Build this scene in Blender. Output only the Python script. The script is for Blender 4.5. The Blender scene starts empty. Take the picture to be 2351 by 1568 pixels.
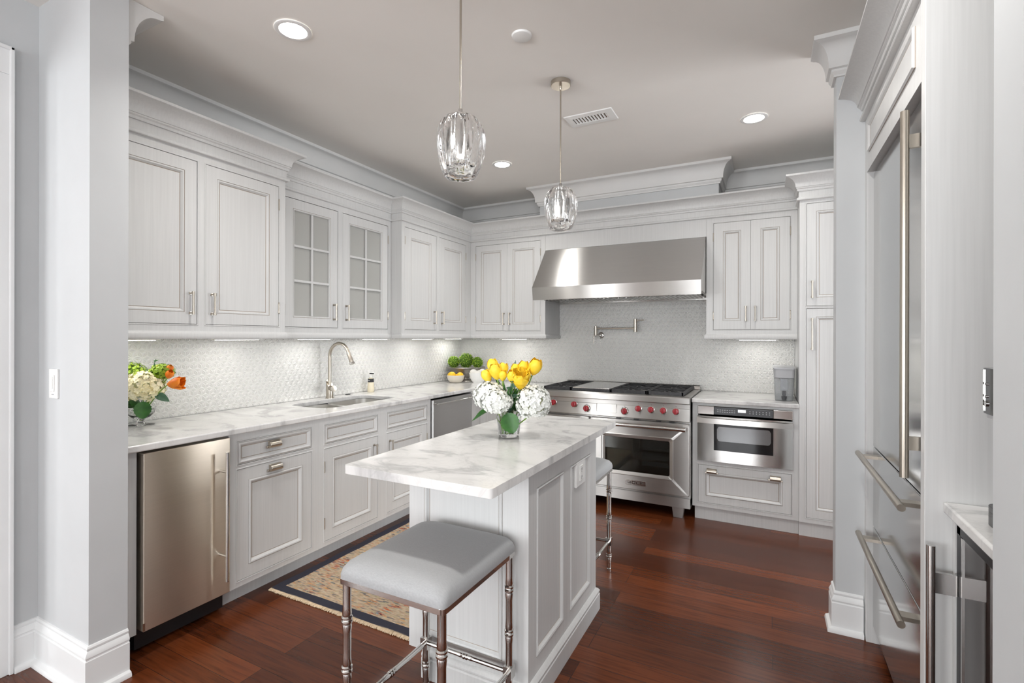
import bpy, bmesh, math, random
from mathutils import Vector, Matrix
from mathutils.geometry import tessellate_polygon
random.seed(7)
S = bpy.context.scene
COL = S.collection
PI = math.pi

# ------------------------------------------------------------------ camera
def make_camera():
    yaw, roll = 0.4779, 0.0022
    c, s = math.cos(yaw), math.sin(yaw)
    right0 = Vector((c, s, 0)); up0 = Vector((0, 0, 1)); fwd = Vector((-s, c, 0))
    cr, sr = math.cos(roll), math.sin(roll)
    right = right0 * cr + up0 * sr
    up = up0 * cr - right0 * sr
    m = Matrix((right, up, -fwd)).transposed().to_4x4()
    m.translation = Vector((3.0035, -4.58, 1.3717))
    cam = bpy.data.cameras.new('camera')
    cam.sensor_fit = 'HORIZONTAL'; cam.sensor_width = 36
    cam.lens = 1133.69 / 2351 * 36
    cam.shift_y = -(784 - 774.19) / 2351
    cam.clip_start = 0.05; cam.clip_end = 100
    o = bpy.data.objects.new('camera', cam); COL.objects.link(o)
    o.matrix_world = m
    S.camera = o
make_camera()

# ------------------------------------------------------------------ world, daylight, exposure
H = 2.766
vs = S.view_settings
vs.view_transform = 'Standard'; vs.look = 'None'; vs.gamma = 1; vs.use_curve_mapping = False
vs.exposure = 0.42
S.display_settings.display_device = 'sRGB'
S.cycles.use_denoising = True
S.cycles.max_bounces = 10; S.cycles.diffuse_bounces = 6; S.cycles.glossy_bounces = 5
S.cycles.transmission_bounces = 10; S.cycles.transparent_max_bounces = 8
S.cycles.caustics_reflective = False; S.cycles.caustics_refractive = True
S.cycles.sample_clamp_indirect = 6.0
w = bpy.data.worlds.new('world'); S.world = w; w.use_nodes = True
w.node_tree.nodes['Background'].inputs[0].default_value = (0.86, 0.93, 1.0, 1)
w.node_tree.nodes['Background'].inputs[1].default_value = 1.2

def area_light(name, loc, rot, sx, sy, watts, col=(1, 1, 1)):
    l = bpy.data.lights.new(name, 'AREA'); l.shape = 'RECTANGLE'; l.size = sx; l.size_y = sy
    l.energy = watts; l.color = col
    o = bpy.data.objects.new(name, l); COL.objects.link(o)
    o.location = loc; o.rotation_euler = rot
    return o
# daylight entering by the three windows of the room behind the camera
DAY = (0.95, 0.975, 1.0)
WIN = [(-1.2, 1.6, 2.5), (2.2, 1.8, 2.5), (5.0, 1.6, 2.5)]      # centre x, width, head height on the wall at y = -9
for i, (x, wd, hd) in enumerate(WIN):
    area_light('window_and_fill_light', (x, -8.93, (0.45 + hd) / 2), (math.radians(122), 0, 0), wd, hd - 0.45, (125, 88, 78)[i], DAY)
area_light('window_and_fill_light', (6.93, -6.8, 1.45), (math.radians(122), 0, math.radians(90)), 3.1, 2.2, 27, DAY)  # fill from an unseen side window, added to brighten the island side
BW = (-1.5, 1.9)
area_light('window_and_fill_light', (6.93, .2, 1.45), (math.radians(96), 0, math.radians(90)), 3.3, 2.0, 210, DAY)  # lamp of an invented side room, added to light island and base cabinets
area_light('window_and_fill_light', (-2.93, -7.9, 1.5), (math.radians(90), 0, math.radians(-70)), 1.6, 2.0, 95, DAY)

# ------------------------------------------------------------------ materials
def F(r, g, b):
    def f(v):
        v /= 255
        return v / 12.92 if v <= .04045 else ((v + .055) / 1.055) ** 2.4
    return (f(r), f(g), f(b), 1)

def new_mat(name):
    m = bpy.data.materials.new(name); m.use_nodes = True
    nt = m.node_tree
    return m, nt, nt.nodes['Principled BSDF']

def N(nt, t, **kw):
    n = nt.nodes.new(t)
    for k, v in kw.items():
        if k in n.inputs: n.inputs[k].default_value = v
        else: setattr(n, k, v)
    return n

def simple(name, col, rough=.5, metal=0, spec=.5, **kw):
    m, nt, b = new_mat(name)
    b.inputs['Base Color'].default_value = col
    b.inputs['Roughness'].default_value = rough
    b.inputs['Metallic'].default_value = metal
    b.inputs['Specular IOR Level'].default_value = spec
    for k, v in kw.items(): b.inputs[k].default_value = v
    return m

def coords(nt, scale, kind='Object'):
    tc = N(nt, 'ShaderNodeTexCoord'); mp = N(nt, 'ShaderNodeMapping')
    mp.inputs['Scale'].default_value = scale
    nt.links.new(tc.outputs[kind], mp.inputs['Vector'])
    return mp

def ramp(nt, stops):
    r = N(nt, 'ShaderNodeValToRGB')
    e = r.color_ramp.elements
    while len(e) < len(stops): e.new(.5)
    for el, (p, c) in zip(e, stops): el.position = p; el.color = c
    return r

def paint(name, c1, c2, rough=.42, scale=(70, 70, 1.6)):
    """hand-brushed glazed paint: faint vertical streaks"""
    m, nt, b = new_mat(name)
    mp = coords(nt, scale)
    n = N(nt, 'ShaderNodeTexNoise'); n.inputs['Scale'].default_value = 1.6; n.inputs['Detail'].default_value = 5
    nt.links.new(mp.outputs[0], n.inputs['Vector'])
    r = ramp(nt, [(.3, c1), (.7, c2)])
    nt.links.new(n.outputs['Fac'], r.inputs[0]); nt.links.new(r.outputs[0], b.inputs['Base Color'])
    bp = N(nt, 'ShaderNodeBump'); bp.inputs['Strength'].default_value = .05; bp.inputs['Distance'].default_value = .001
    nt.links.new(n.outputs['Fac'], bp.inputs['Height']); nt.links.new(bp.outputs[0], b.inputs['Normal'])
    b.inputs['Roughness'].default_value = rough
    return m

def steel(name, col, rough, aniso, axis=(1, 0, 0), rot=.25, brush=(1.5, 1.5, 260), bump=.02):
    m, nt, b = new_mat(name)
    b.inputs['Metallic'].default_value = 1; b.inputs['Roughness'].default_value = rough
    b.inputs['Anisotropic'].default_value = aniso; b.inputs['Anisotropic Rotation'].default_value = rot
    tg = N(nt, 'ShaderNodeCombineXYZ'); tg.inputs[0].default_value, tg.inputs[1].default_value, tg.inputs[2].default_value = axis     # brushing direction
    nt.links.new(tg.outputs[0], b.inputs['Tangent'])
    mp = coords(nt, brush)
    n = N(nt, 'ShaderNodeTexNoise'); n.inputs['Scale'].default_value = 3; n.inputs['Detail'].default_value = 3
    nt.links.new(mp.outputs[0], n.inputs['Vector'])
    r = ramp(nt, [(.25, tuple(v * .93 for v in col[:3]) + (1,)), (.75, col)])
    nt.links.new(n.outputs['Fac'], r.inputs[0]); nt.links.new(r.outputs[0], b.inputs['Base Color'])
    bp = N(nt, 'ShaderNodeBump'); bp.inputs['Strength'].default_value = bump; bp.inputs['Distance'].default_value = .001
    nt.links.new(n.outputs['Fac'], bp.inputs['Height']); nt.links.new(bp.outputs[0], b.inputs['Normal'])
    return m

def marble(name):
    m, nt, b = new_mat(name)
    mp = coords(nt, (1, 1, 1)); mp.inputs['Rotation'].default_value = (0, 0, math.radians(55))
    mp.inputs['Scale'].default_value = (1.5, 2.4, 1.0)
    geo = N(nt, 'ShaderNodeNewGeometry'); nt.links.new(geo.outputs['Position'], mp.inputs['Vector'])
    cl = N(nt, 'ShaderNodeTexNoise'); cl.inputs['Scale'].default_value = 2.3; cl.inputs['Detail'].default_value = 7; cl.inputs['Distortion'].default_value = 1.3
    cl.inputs['Roughness'].default_value = .55
    nt.links.new(mp.outputs[0], cl.inputs['Vector'])
    r1 = ramp(nt, [(.40, F(226, 225, 223)), (.53, F(219, 218, 216)), (.585, F(200, 199, 198)), (.62, F(188, 187, 186)), (.70, F(212, 211, 210))])
    nt.links.new(cl.outputs['Fac'], r1.inputs[0])
    vn = N(nt, 'ShaderNodeTexNoise'); vn.inputs['Scale'].default_value = 3.3; vn.inputs['Detail'].default_value = 8; vn.inputs['Distortion'].default_value = 2.4
    nt.links.new(mp.outputs[0], vn.inputs['Vector'])
    r2 = ramp(nt, [(.47, (1, 1, 1, 1)), (.495, (.80, .80, .81, 1)), (.505, (.80, .80, .81, 1)), (.54, (1, 1, 1, 1))])
    nt.links.new(vn.outputs['Fac'], r2.inputs[0])
    mx = N(nt, 'ShaderNodeMixRGB', blend_type='MULTIPLY'); mx.inputs[0].default_value = .35
    nt.links.new(r1.outputs[0], mx.inputs[1]); nt.links.new(r2.outputs[0], mx.inputs[2])
    nt.links.new(mx.outputs[0], b.inputs['Base Color'])
    b.inputs['Roughness'].default_value = .16
    return m

def wood_floor(name):
    m, nt, b = new_mat(name)
    geo = N(nt, 'ShaderNodeNewGeometry')
    br = N(nt, 'ShaderNodeTexBrick'); br.offset = .37; br.offset_frequency = 3; br.squash = 1
    br.inputs['Color1'].default_value = F(74, 35, 17); br.inputs['Color2'].default_value = F(112, 57, 28)
    br.inputs['Mortar'].default_value = F(40, 20, 14)
    br.inputs['Scale'].default_value = 1; br.inputs['Mortar Size'].default_value = .0011; br.inputs['Mortar Smooth'].default_value = .3
    br.inputs['Brick Width'].default_value = 1.15; br.inputs['Row Height'].default_value = .108; br.inputs['Bias'].default_value = -.1
    nt.links.new(geo.outputs['Position'], br.inputs['Vector'])
    mp = N(nt, 'ShaderNodeMapping'); mp.inputs['Scale'].default_value = (2.2, 34, 1)
    nt.links.new(geo.outputs['Position'], mp.inputs['Vector'])
    n = N(nt, 'ShaderNodeTexNoise'); n.inputs['Scale'].default_value = 2; n.inputs['Detail'].default_value = 8; n.inputs['Distortion'].default_value = .6
    nt.links.new(mp.outputs[0], n.inputs['Vector'])
    r = ramp(nt, [(.25, (.42, .38, .36, 1)), (.52, (1, 1, 1, 1)), (.8, (1.3, 1.25, 1.2, 1))])
    nt.links.new(n.outputs['Fac'], r.inputs[0])
    mx = N(nt, 'ShaderNodeMixRGB', blend_type='MULTIPLY'); mx.inputs[0].default_value = .8
    nt.links.new(br.outputs['Color'], mx.inputs[1]); nt.links.new(r.outputs[0], mx.inputs[2])
    nt.links.new(mx.outputs[0], b.inputs['Base Color'])
    b.inputs['Roughness'].default_value = .24; b.inputs['Specular IOR Level'].default_value = .42
    bp = N(nt, 'ShaderNodeBump'); bp.inputs['Strength'].default_value = .25; bp.inputs['Distance'].default_value = .0012; bp.invert = True
    nt.links.new(br.outputs['Fac'], bp.inputs['Height']); nt.links.new(bp.outputs[0], b.inputs['Normal'])
    return m

def rug_mat(name, x0, x1, y0, y1):
    m, nt, b = new_mat(name)
    geo = N(nt, 'ShaderNodeNewGeometry'); L = nt.links.new
    def noise(scale, sc, detail=3, dist=0, off=0):
        mp = N(nt, 'ShaderNodeMapping'); mp.inputs['Scale'].default_value = scale; mp.inputs['Location'].default_value = (off, off, 0)
        L(geo.outputs['Position'], mp.inputs['Vector'])
        n = N(nt, 'ShaderNodeTexNoise'); n.inputs['Scale'].default_value = sc; n.inputs['Detail'].default_value = detail; n.inputs['Distortion'].default_value = dist
        L(mp.outputs[0], n.inputs['Vector']); return n
    cur = None
    base = noise((18, 55, 1), 1.5, 4)
    rb = ramp(nt, [(.3, F(164, 146, 126)), (.5, F(194, 174, 148)), (.7, F(210, 194, 168))]); L(base.outputs['Fac'], rb.inputs[0]); cur = rb.outputs[0]
    patch = noise((3.2, 3.2, 1), 1.0, 3, .6, 4.2)
    rp = ramp(nt, [(.46, (.12, .12, .12, 1)), (.56, (1, 1, 1, 1))]); L(patch.outputs['Fac'], rp.inputs[0])
    def layer(cur, col, off, lo, hi, scale=(9, 46, 1), mask=None):
        n = noise(scale, 1.7, 2, 0, off); r = ramp(nt, [(lo, (0, 0, 0, 1)), (hi, (1, 1, 1, 1))]); L(n.outputs['Fac'], r.inputs[0])
        fac = r.outputs[0]
        if mask:
            mu = N(nt, 'ShaderNodeMath', operation='MULTIPLY'); L(fac, mu.inputs[0]); L(mask, mu.inputs[1]); fac = mu.outputs[0]
        mx = N(nt, 'ShaderNodeMixRGB'); L(fac, mx.inputs[0]); L(cur, mx.inputs[1]); mx.inputs[2].default_value = col
        return mx.outputs[0]
    cur = layer(cur, F(184, 170, 140), 1.3, .56, .60)
    cur = layer(cur, F(120, 118, 116), 9.1, .58, .62)
    cur = layer(cur, F(196, 112, 78), 2.7, .55, .60, (9, 46, 1), rp.outputs[0])
    cur = layer(cur, F(204, 160, 112), 5.9, .60, .65)
    cur = layer(cur, F(168, 76, 58), 7.7, .57, .61, (9, 46, 1), rp.outputs[0])
    cur = layer(cur, F(112, 146, 158), 11.9, .60, .64, (11, 40, 1), rp.outputs[0])
    cur = layer(cur, F(60, 56, 70), 15.2, .62, .65, (9, 40, 1), rp.outputs[0])
    # navy border
    sx = N(nt, 'ShaderNodeSeparateXYZ'); L(geo.outputs['Position'], sx.inputs[0])
    def edge(out, a, bb, wdt):
        c = N(nt, 'ShaderNodeMath', operation='SUBTRACT'); L(out, c.inputs[0]); c.inputs[1].default_value = (a + bb) / 2
        ab = N(nt, 'ShaderNodeMath', operation='ABSOLUTE'); L(c.outputs[0], ab.inputs[0])
        g = N(nt, 'ShaderNodeMath', operation='GREATER_THAN'); L(ab.outputs[0], g.inputs[0]); g.inputs[1].default_value = (bb - a) / 2 - wdt
        return g.outputs[0]
    mxm = N(nt, 'ShaderNodeMath', operation='MAXIMUM'); L(edge(sx.outputs[0], x0, x1, .055), mxm.inputs[0]); L(edge(sx.outputs[1], y0, y1, .05), mxm.inputs[1])
    mx = N(nt, 'ShaderNodeMixRGB'); L(mxm.outputs[0], mx.inputs[0]); L(cur, mx.inputs[1]); mx.inputs[2].default_value = F(62, 62, 72)
    L(mx.outputs[0], b.inputs['Base Color'])
    fz = noise((300, 300, 1), 1, 2); bp = N(nt, 'ShaderNodeBump'); bp.inputs['Strength'].default_value = .5; bp.inputs['Distance'].default_value = .003
    L(fz.outputs['Fac'], bp.inputs['Height']); L(bp.outputs[0], b.inputs['Normal'])
    b.inputs['Roughness'].default_value = .95; b.inputs['Specular IOR Level'].default_value = .1
    return m

def glass(name, col=(1, 1, 1, 1), rough=0, ior=1.45):
    m, nt, b = new_mat(name)
    b.inputs['Base Color'].default_value = col; b.inputs['Roughness'].default_value = rough
    b.inputs['Transmission Weight'].default_value = 1; b.inputs['IOR'].default_value = ior
    return m

def emit(name, col, strength):
    m, nt, b = new_mat(name)
    b.inputs['Base Color'].default_value = (.8, .8, .8, 1)
    b.inputs['Emission Color'].default_value = col; b.inputs['Emission Strength'].default_value = strength
    return m

def varied(name, c1, c2, scale=30, rough=.6, stretch=(1, 1, 1), **kw):
    m, nt, b = new_mat(name)
    mp = coords(nt, stretch)
    n = N(nt, 'ShaderNodeTexNoise'); n.inputs['Scale'].default_value = scale; n.inputs['Detail'].default_value = 4
    nt.links.new(mp.outputs[0], n.inputs['Vector'])
    r = ramp(nt, [(.32, c1), (.68, c2)]); nt.links.new(n.outputs['Fac'], r.inputs[0]); nt.links.new(r.outputs[0], b.inputs['Base Color'])
    b.inputs['Roughness'].default_value = rough
    for k, v in kw.items(): b.inputs[k].default_value = v
    return m

M = {}
M['cab'] = paint('cabinet_paint', F(205, 205, 204), F(212, 212, 211))
M['glaze'] = simple('cabinet_glaze', F(172, 160, 148), .6)
M['gap'] = simple('gap_shade_brown', F(112, 98, 86), .8)  # brown painted in for the shade in gaps between doors and frames
M['wall'] = varied('wall_paint', F(196, 198, 199), F(201, 203, 204), 3, .7)
M['ceil'] = varied('ceiling_paint', F(241, 238, 233), F(244, 241, 236), 2, .75)
M['trim'] = varied('trim_paint', F(226, 227, 227), F(232, 233, 233), 4, .45)
M['crown'] = varied('ceiling_crown_paint', F(222, 221, 219), F(216, 216, 215), 4, .5)
M['floor'] = wood_floor('cherry_floor')
M['marble'] = marble('white_marble')
M['tile'] = simple('glazed_tile', F(226, 225, 222), .42)
M['steel'] = steel('brushed_steel', F(206, 204, 201), .31, 1.0)
M['steelr'] = steel('range_steel_darkened', F(184, 182, 179), .31, 1.0)  # same steel as the hood, colour darkened against its bright reflections
M['steelv'] = steel('brushed_steel_upright', F(232, 220, 204), .30, 1.0, (0, 1, 0))
M['steeld'] = steel('brushed_grey_steel', F(206, 206, 206), .29, .9, (0, 1, 0))
M['steelf'] = steel('polished_fridge_steel', F(200, 200, 199), .13, .5, (0, 1, 0))
M['steelm'] = simple('polished_steel', F(206, 205, 202), .12, 1)
M['sinkst'] = simple('satin_sink_steel', F(222, 220, 216), .36, 1)
M['nickel'] = simple('brushed_nickel', F(188, 180, 168), .28, 1)
M['chrome'] = simple('chrome', F(205, 203, 200), .06, 1)
M['black'] = simple('black_enamel', F(26, 26, 28), .4)
M['iron'] = varied('cast_iron', F(38, 38, 40), F(58, 58, 60), 60, .55)
M['blackglass'] = simple('black_glass', F(20, 21, 23), .06)
M['darkgrey'] = simple('dark_grey_plastic', F(66, 67, 70), .25)
M['ovenin'] = simple('oven_enamel', F(44, 44, 40), .4)
M['ovenglass'] = glass('tinted_oven_glass', (.22, .22, .2, 1), 0, 1.45)
M['coolglass'] = simple('dark_mirror_glass', F(40, 30, 27), .04, 0, .9)
M['knob'] = simple('red_knob', F(156, 20, 34), .28, 0, .5)
M['white'] = simple('white_plastic', F(238, 238, 236), .35)
M['ceram'] = simple('white_ceramic', F(240, 240, 238), .18)
M['beige'] = simple('cream_ceramic', F(222, 214, 200), .35)
M['lemon'] = varied('lemon_peel', F(250, 196, 30), F(254, 212, 60), 50, .4)
M['egg'] = simple('egg_shell', F(236, 234, 228), .5)
M['pewter'] = varied('pewter', F(176, 170, 162), F(206, 202, 196), 6, .32, Metallic=1)
M['moss'] = varied('boxwood_leaf', F(112, 158, 28), F(184, 214, 66), 60, .5)
M['core'] = simple('boxwood_core', F(66, 98, 26), .9)
M['petalw'] = varied('white_petal', F(226, 228, 222), F(234, 235, 232), 20, .5)
M['petalc'] = varied('cream_petal', F(246, 236, 190), F(250, 244, 214), 16, .5)
M['petalg'] = varied('lime_petal', F(140, 176, 40), F(176, 204, 70), 30, .5)
M['hcore'] = simple('hydrangea_core', F(206, 210, 178), .8)
M['gcore'] = simple('green_flower_core', F(92, 122, 30), .8)
M['tulipy'] = varied('yellow_petal', F(246, 196, 20), F(250, 222, 70), 14, .45)
M['tulipo'] = varied('orange_petal', F(236, 96, 10), F(250, 150, 30), 14, .45)
M['leaf'] = varied('green_leaf', F(28, 74, 22), F(54, 106, 36), 22, .4)
M['leafd'] = varied('dark_leaf', F(46, 84, 60), F(84, 118, 96), 22, .5)
M['stem'] = varied('green_stem', F(110, 150, 60), F(150, 180, 90), 20, .5)
M['glass'] = glass('clear_glass')
M['crystal'] = glass('crystal_glass', (1, 1, 1, 1), 0, 1.5)
M['water'] = glass('water', (.95, .98, .96, 1), 0, 1.33)
M['pane'] = simple('frosted_pane', F(176, 176, 172), .18, 0, .6)
M['vinyl'] = varied('grey_vinyl', F(158, 159, 160), F(168, 169, 170), 120, .5, (1, 6, 1), **{'Specular IOR Level': .3})
M['fringe'] = varied('cream_fringe', F(196, 172, 140), F(224, 204, 176), 90, .9)
M['bulb'] = emit('bulb_glow', (1, .95, .88, 1), 160)
M['can'] = emit('downlight_lens', (1, .955, .89, 1), 34)
M['led'] = emit('led_lens', (1, .97, .92, 1), 9)
M['lcd'] = emit('lcd_display', (.9, .93, .95, 1), .55)
M['soap'] = simple('soap_liquid', F(226, 216, 190), .15, 0, .5)
M['label'] = simple('black_label', F(34, 34, 36), .5)
M['clearp'] = simple('clear_plastic', F(232, 234, 236), .08, 0, .5, **{'Transmission Weight': .82, 'IOR': 1.12})
M['screen'] = simple('window_screen_mesh', F(132, 133, 134), .14, .6)
M['greyp'] = simple('grey_plastic', F(176, 177, 180), .3)
M['ink'] = simple('dark_ink', F(52, 46, 42), .5)
M['pale'] = simple('pale_print', F(200, 202, 204), .5)

# ------------------------------------------------------------------ mesh builder
ID = (Vector((0, 0, 0)), Vector((1, 0, 0)), Vector((0, 1, 0)), Vector((0, 0, 1)))
class Fr:                                   # maps (a, b, c) = (along, up, out) to the room
    def __init__(s, u, n, o=(0, 0, 0)):
        s.u, s.n, s.o = Vector(u), Vector(n), Vector(o)
    def __call__(s, p): return s.o + s.u * p[0] + Vector((0, 0, p[1])) + s.n * p[2]
FL = Fr((0, 1, 0), (1, 0, 0))              # left run: a = y, b = z, c = x
FB = Fr((1, 0, 0), (0, -1, 0))             # back run: a = x, b = z, c = -y
FR = Fr((0, -1, 0), (-1, 0, 0))            # right run: a = -y, b = z, c = -x
FE = Fr((0, 1, 0), (1, 0, 0))              # faces +x (same as FL)
FRONT = FB                                  # faces the camera side (-y)
FFAR = Fr((-1, 0, 0), (0, 1, 0))           # faces +y : a = -x, c = y

OFF = {}
class MB:
    def __init__(s, fr=None): s.v = []; s.f = []; s.m = []; s.fr = fr
    def P(s, p): return s.fr(p) if s.fr else Vector(p)
    def add(s, pts, faces, mi=0):
        k = len(s.v); s.v += [s.P(p) for p in pts]
        for f in faces: s.f.append([k + i for i in f]); s.m.append(mi)
        return s
    def box(s, a0, a1, b0, b1, c0, c1, mi=0):
        if a0 > a1: a0, a1 = a1, a0
        if b0 > b1: b0, b1 = b1, b0
        if c0 > c1: c0, c1 = c1, c0
        p = [(a, b, c) for a in (a0, a1) for b in (b0, b1) for c in (c0, c1)]
        fs = [(0, 1, 3, 2), (4, 6, 7, 5), (0, 4, 5, 1), (2, 3, 7, 6), (0, 2, 6, 4), (1, 5, 7, 3)]
        return s.add(p, fs, mi)
    def quad(s, pts, mi=0): return s.add(pts, [tuple(range(len(pts)))], mi)
    def rings(s, rs, cap0=True, cap1=True, closed=True, mi=0, mis=None):
        n = len(rs[0]); k = len(s.v)
        for r in rs: s.v += [s.P(p) for p in r]
        for i in range(len(rs) - 1):
            for j in range(n if closed else n - 1):
                a = k + i * n + j; b = k + i * n + (j + 1) % n
                s.f.append([a, b, b + n, a + n]); s.m.append(mis[i] if mis else mi)
        if cap0: s.f.append([k + j for j in reversed(range(n))]); s.m.append(mis[0] if mis else mi)
        if cap1: s.f.append([k + (len(rs) - 1) * n + j for j in range(n)]); s.m.append(mis[-1] if mis else mi)
        return s
    def lathe(s, prof, o, axis=(0, 0, 1), n=24, mi=0, cap0=True, cap1=True, lobes=0, amp=0):
        """prof: (radius, height along axis)"""
        ax = Vector(axis).normalized(); t = Vector((1, 0, 0)) if abs(ax.x) < .9 else Vector((0, 1, 0))
        e1 = (t - ax * t.dot(ax)).normalized(); e2 = ax.cross(e1); o = Vector(o); rs = []
        for r, h in prof:
            rs.append([o + ax * h + (e1 * math.cos(2 * PI * j / n) + e2 * math.sin(2 * PI * j / n)) * r * (1 + amp * math.cos(lobes * 2 * PI * j / n)) for j in range(n)])
        return s.rings(rs, cap0, cap1, True, mi)
    def cyl(s, p0, p1, r, n=16, mi=0, r1=None):
        p0, p1 = Vector(p0), Vector(p1); d = p1 - p0
        return s.lathe([(r, 0), (r if r1 is None else r1, d.length)], p0, d, n, mi)
    def tube(s, path, r, n=12, mi=0):
        path = [Vector(p) for p in path]; rs = []; e1 = None
        for i, p in enumerate(path):
            d = (path[min(i + 1, len(path) - 1)] - path[max(i - 1, 0)]).normalized()
            if e1 is None:
                t = Vector((0, 0, 1)) if abs(d.z) < .9 else Vector((1, 0, 0)); e1 = (t - d * t.dot(d)).normalized()
            else: e1 = (e1 - d * e1.dot(d)).normalized()
            e2 = d.cross(e1); rr = r[i] if isinstance(r, (list, tuple)) else r
            rs.append([p + (e1 * math.cos(2 * PI * j / n) + e2 * math.sin(2 * PI * j / n)) * rr for j in range(n)])
        return s.rings(rs, True, True, True, mi)
    def sphere(s, o, r, n=16, mi=0, sx=1, sy=1, sz=1):
        o = Vector(o); k = n // 2; rs = []
        for i in range(1, k):
            th = PI * i / k
            rs.append([o + Vector((r * sx * math.sin(th) * math.cos(2 * PI * j / n), r * sy * math.sin(th) * math.sin(2 * PI * j / n), -r * sz * math.cos(th))) for j in range(n)])
        return s.rings(rs, True, True, True, mi)
    def prism(s, poly, a0, a1, mi=0):
        """poly of (b, c) extruded along a"""
        return s.rings([[(a0, b, c) for b, c in poly], [(a1, b, c) for b, c in poly]], mi=mi)
    def plate(s, poly, z0, z1, holes=(), mi=0):
        """horizontal slab (x, y outline) with holes; only without a frame"""
        loops = [poly] + list(holes)
        flat = [p for l in loops for p in l]; tr = tessellate_polygon([[Vector((x, y, 0)) for x, y in l] for l in loops])
        k = len(s.v); n = len(flat)
        s.v += [Vector((x, y, z0)) for x, y in flat] + [Vector((x, y, z1)) for x, y in flat]
        for t in tr:
            a, b, c = t
            ar = (flat[b][0] - flat[a][0]) * (flat[c][1] - flat[a][1]) - (flat[b][1] - flat[a][1]) * (flat[c][0] - flat[a][0])
            if ar < 0: b, c = c, b
            s.f.append([k + n + a, k + n + b, k + n + c]); s.m.append(mi); s.f.append([k + a, k + c, k + b]); s.m.append(mi)
        i0 = 0
        for l in loops:
            m = len(l)
            for j in range(m):
                a, b = k + i0 + j, k + i0 + (j + 1) % m
                s.f.append([a, b, b + n, a + n]); s.m.append(mi)
            i0 += m
        return s
    def build(s, name, mats, parent=None, bevel=0, smooth=None, seg=2, origin=None, weld=False):
        if not isinstance(mats, (list, tuple)): mats = [mats]
        me = bpy.data.meshes.new(name)
        if parent is not None: off = OFF[parent]
        elif origin is not None: off = Vector(origin)
        else:
            xs = [v.x for v in s.v]; ys = [v.y for v in s.v]; zs = [v.z for v in s.v]
            off = Vector(((min(xs) + max(xs)) / 2, (min(ys) + max(ys)) / 2, min(zs)))
        me.from_pydata([tuple(v - off) for v in s.v], [], s.f)
        for m in mats: me.materials.append(M[m] if isinstance(m, str) else m)
        for p, i in zip(me.polygons, s.m): p.material_index = i
        bm = bmesh.new(); bm.from_mesh(me)
        if weld: bmesh.ops.remove_doubles(bm, verts=bm.verts, dist=1e-5)
        bmesh.ops.recalc_face_normals(bm, faces=bm.faces)
        bm.to_mesh(me); bm.free()
        if smooth is not None:
            for p in me.polygons: p.use_smooth = True
            me.set_sharp_from_angle(angle=math.radians(smooth))
        o = bpy.data.objects.new(name, me); COL.objects.link(o)
        if parent is not None: o.parent = parent
        else: o.location = off
        OFF[o] = off
        if bevel:
            md = o.modifiers.new('bevel', 'BEVEL'); md.width = bevel; md.segments = seg; md.limit_method = 'ANGLE'; md.angle_limit = math.radians(40)
            md.harden_normals = False
        return o

def tag(o, label, cat, group=None, kind=None):
    if label: o['label'] = label
    if cat: o['category'] = cat
    if group: o['group'] = group
    if kind: o['kind'] = kind
    return o
def root(name, loc, label, cat, group=None):
    o = bpy.data.objects.new(name, None); COL.objects.link(o); o.location = loc; o.empty_display_size = .05
    OFF[o] = Vector(loc); return tag(o, label, cat, group)
def struct(o): o['kind'] = 'structure'; return o
def dup(r, loc, label=None, rz=None):
    c = r.copy(); COL.objects.link(c); c.location = loc
    if rz is not None: c.rotation_euler = (0, 0, rz)
    if label: c['label'] = label
    def rec(src, dst):
        for ch in list(src.children):
            k = ch.copy(); COL.objects.link(k); k.parent = dst; rec(ch, k)
    rec(r, c); return c

def rr(cx, cy, hx, hy, r, n=6):
    r = min(r, hx * .999, hy * .999); out = []
    for qx, qy, a0 in ((1, 1, 0), (-1, 1, 90), (-1, -1, 180), (1, -1, 270)):
        for i in range(n + 1):
            a = math.radians(a0 + 90 * i / n)
            out.append((cx + qx * (hx - r) + r * math.cos(a), cy + qy * (hy - r) + r * math.sin(a)))
    return out
# ------------------------------------------------------------------ room shell
def wallbox(name, x0, x1, y0, y1, z0, z1, mat='wall'):
    b = MB(); b.box(x0, x1, y0, y1, z0, z1)
    return struct(b.build(name, mat))
wallbox('floor', -3.2, 7.2, -9.2, 2.4, -.12, 0, 'floor')
wallbox('ceiling', -3.2, 7.2, -9.2, 2.4, H, H + .12, 'ceil')
wallbox('wall_back', -.15, 4.4, 0, .15, 0, H)
wallbox('wall_left', -.15, 0, -3.5, 0, 0, H)
b = MB()                                     # right wall; unseen passage added to let the side-room lamp shine in
KW = (-1.66, -.68, 2.45)
b.box(4.25, 4.4, -3.55, KW[0], 0, H); b.box(4.25, 4.4, KW[1], 2.2, 0, H); b.box(4.25, 4.4, KW[0], KW[1], KW[2], H)
struct(b.build('wall_right', 'wall'))
wallbox('wall_added_room', 4.4, 7.2, 2.2, 2.4, 0, H)  # invented room beyond the passage, built around the added lamp
b = MB()                                     # unseen side-room window, added for the lamp that lights the island side
b.box(7.0, 7.2, -3.55, BW[0], 0, H); b.box(7.0, 7.2, BW[1], 2.2, 0, H); b.box(7.0, 7.2, BW[0], BW[1], 0, .4); b.box(7.0, 7.2, BW[0], BW[1], 2.5, H)
struct(b.build('wall_added_room_right', 'wall'))
b = MB()
for yy in (BW[0] + .03, sum(BW) / 2, BW[1] - .03): b.box(7.06, 7.12, yy - .03, yy + .03, .4, 2.5)
for zz in (.43, 2.47): b.box(7.06, 7.12, BW[0], BW[1], zz - .03, zz + .03)
struct(b.build('window_5', 'trim'))
SX, SY0, SY1 = .695, -3.645, -3.515                 # stub wall at the left of the kitchen opening
wallbox('wall_entry_left', -.15, SX, SY0, SY1, 0, H)
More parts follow.
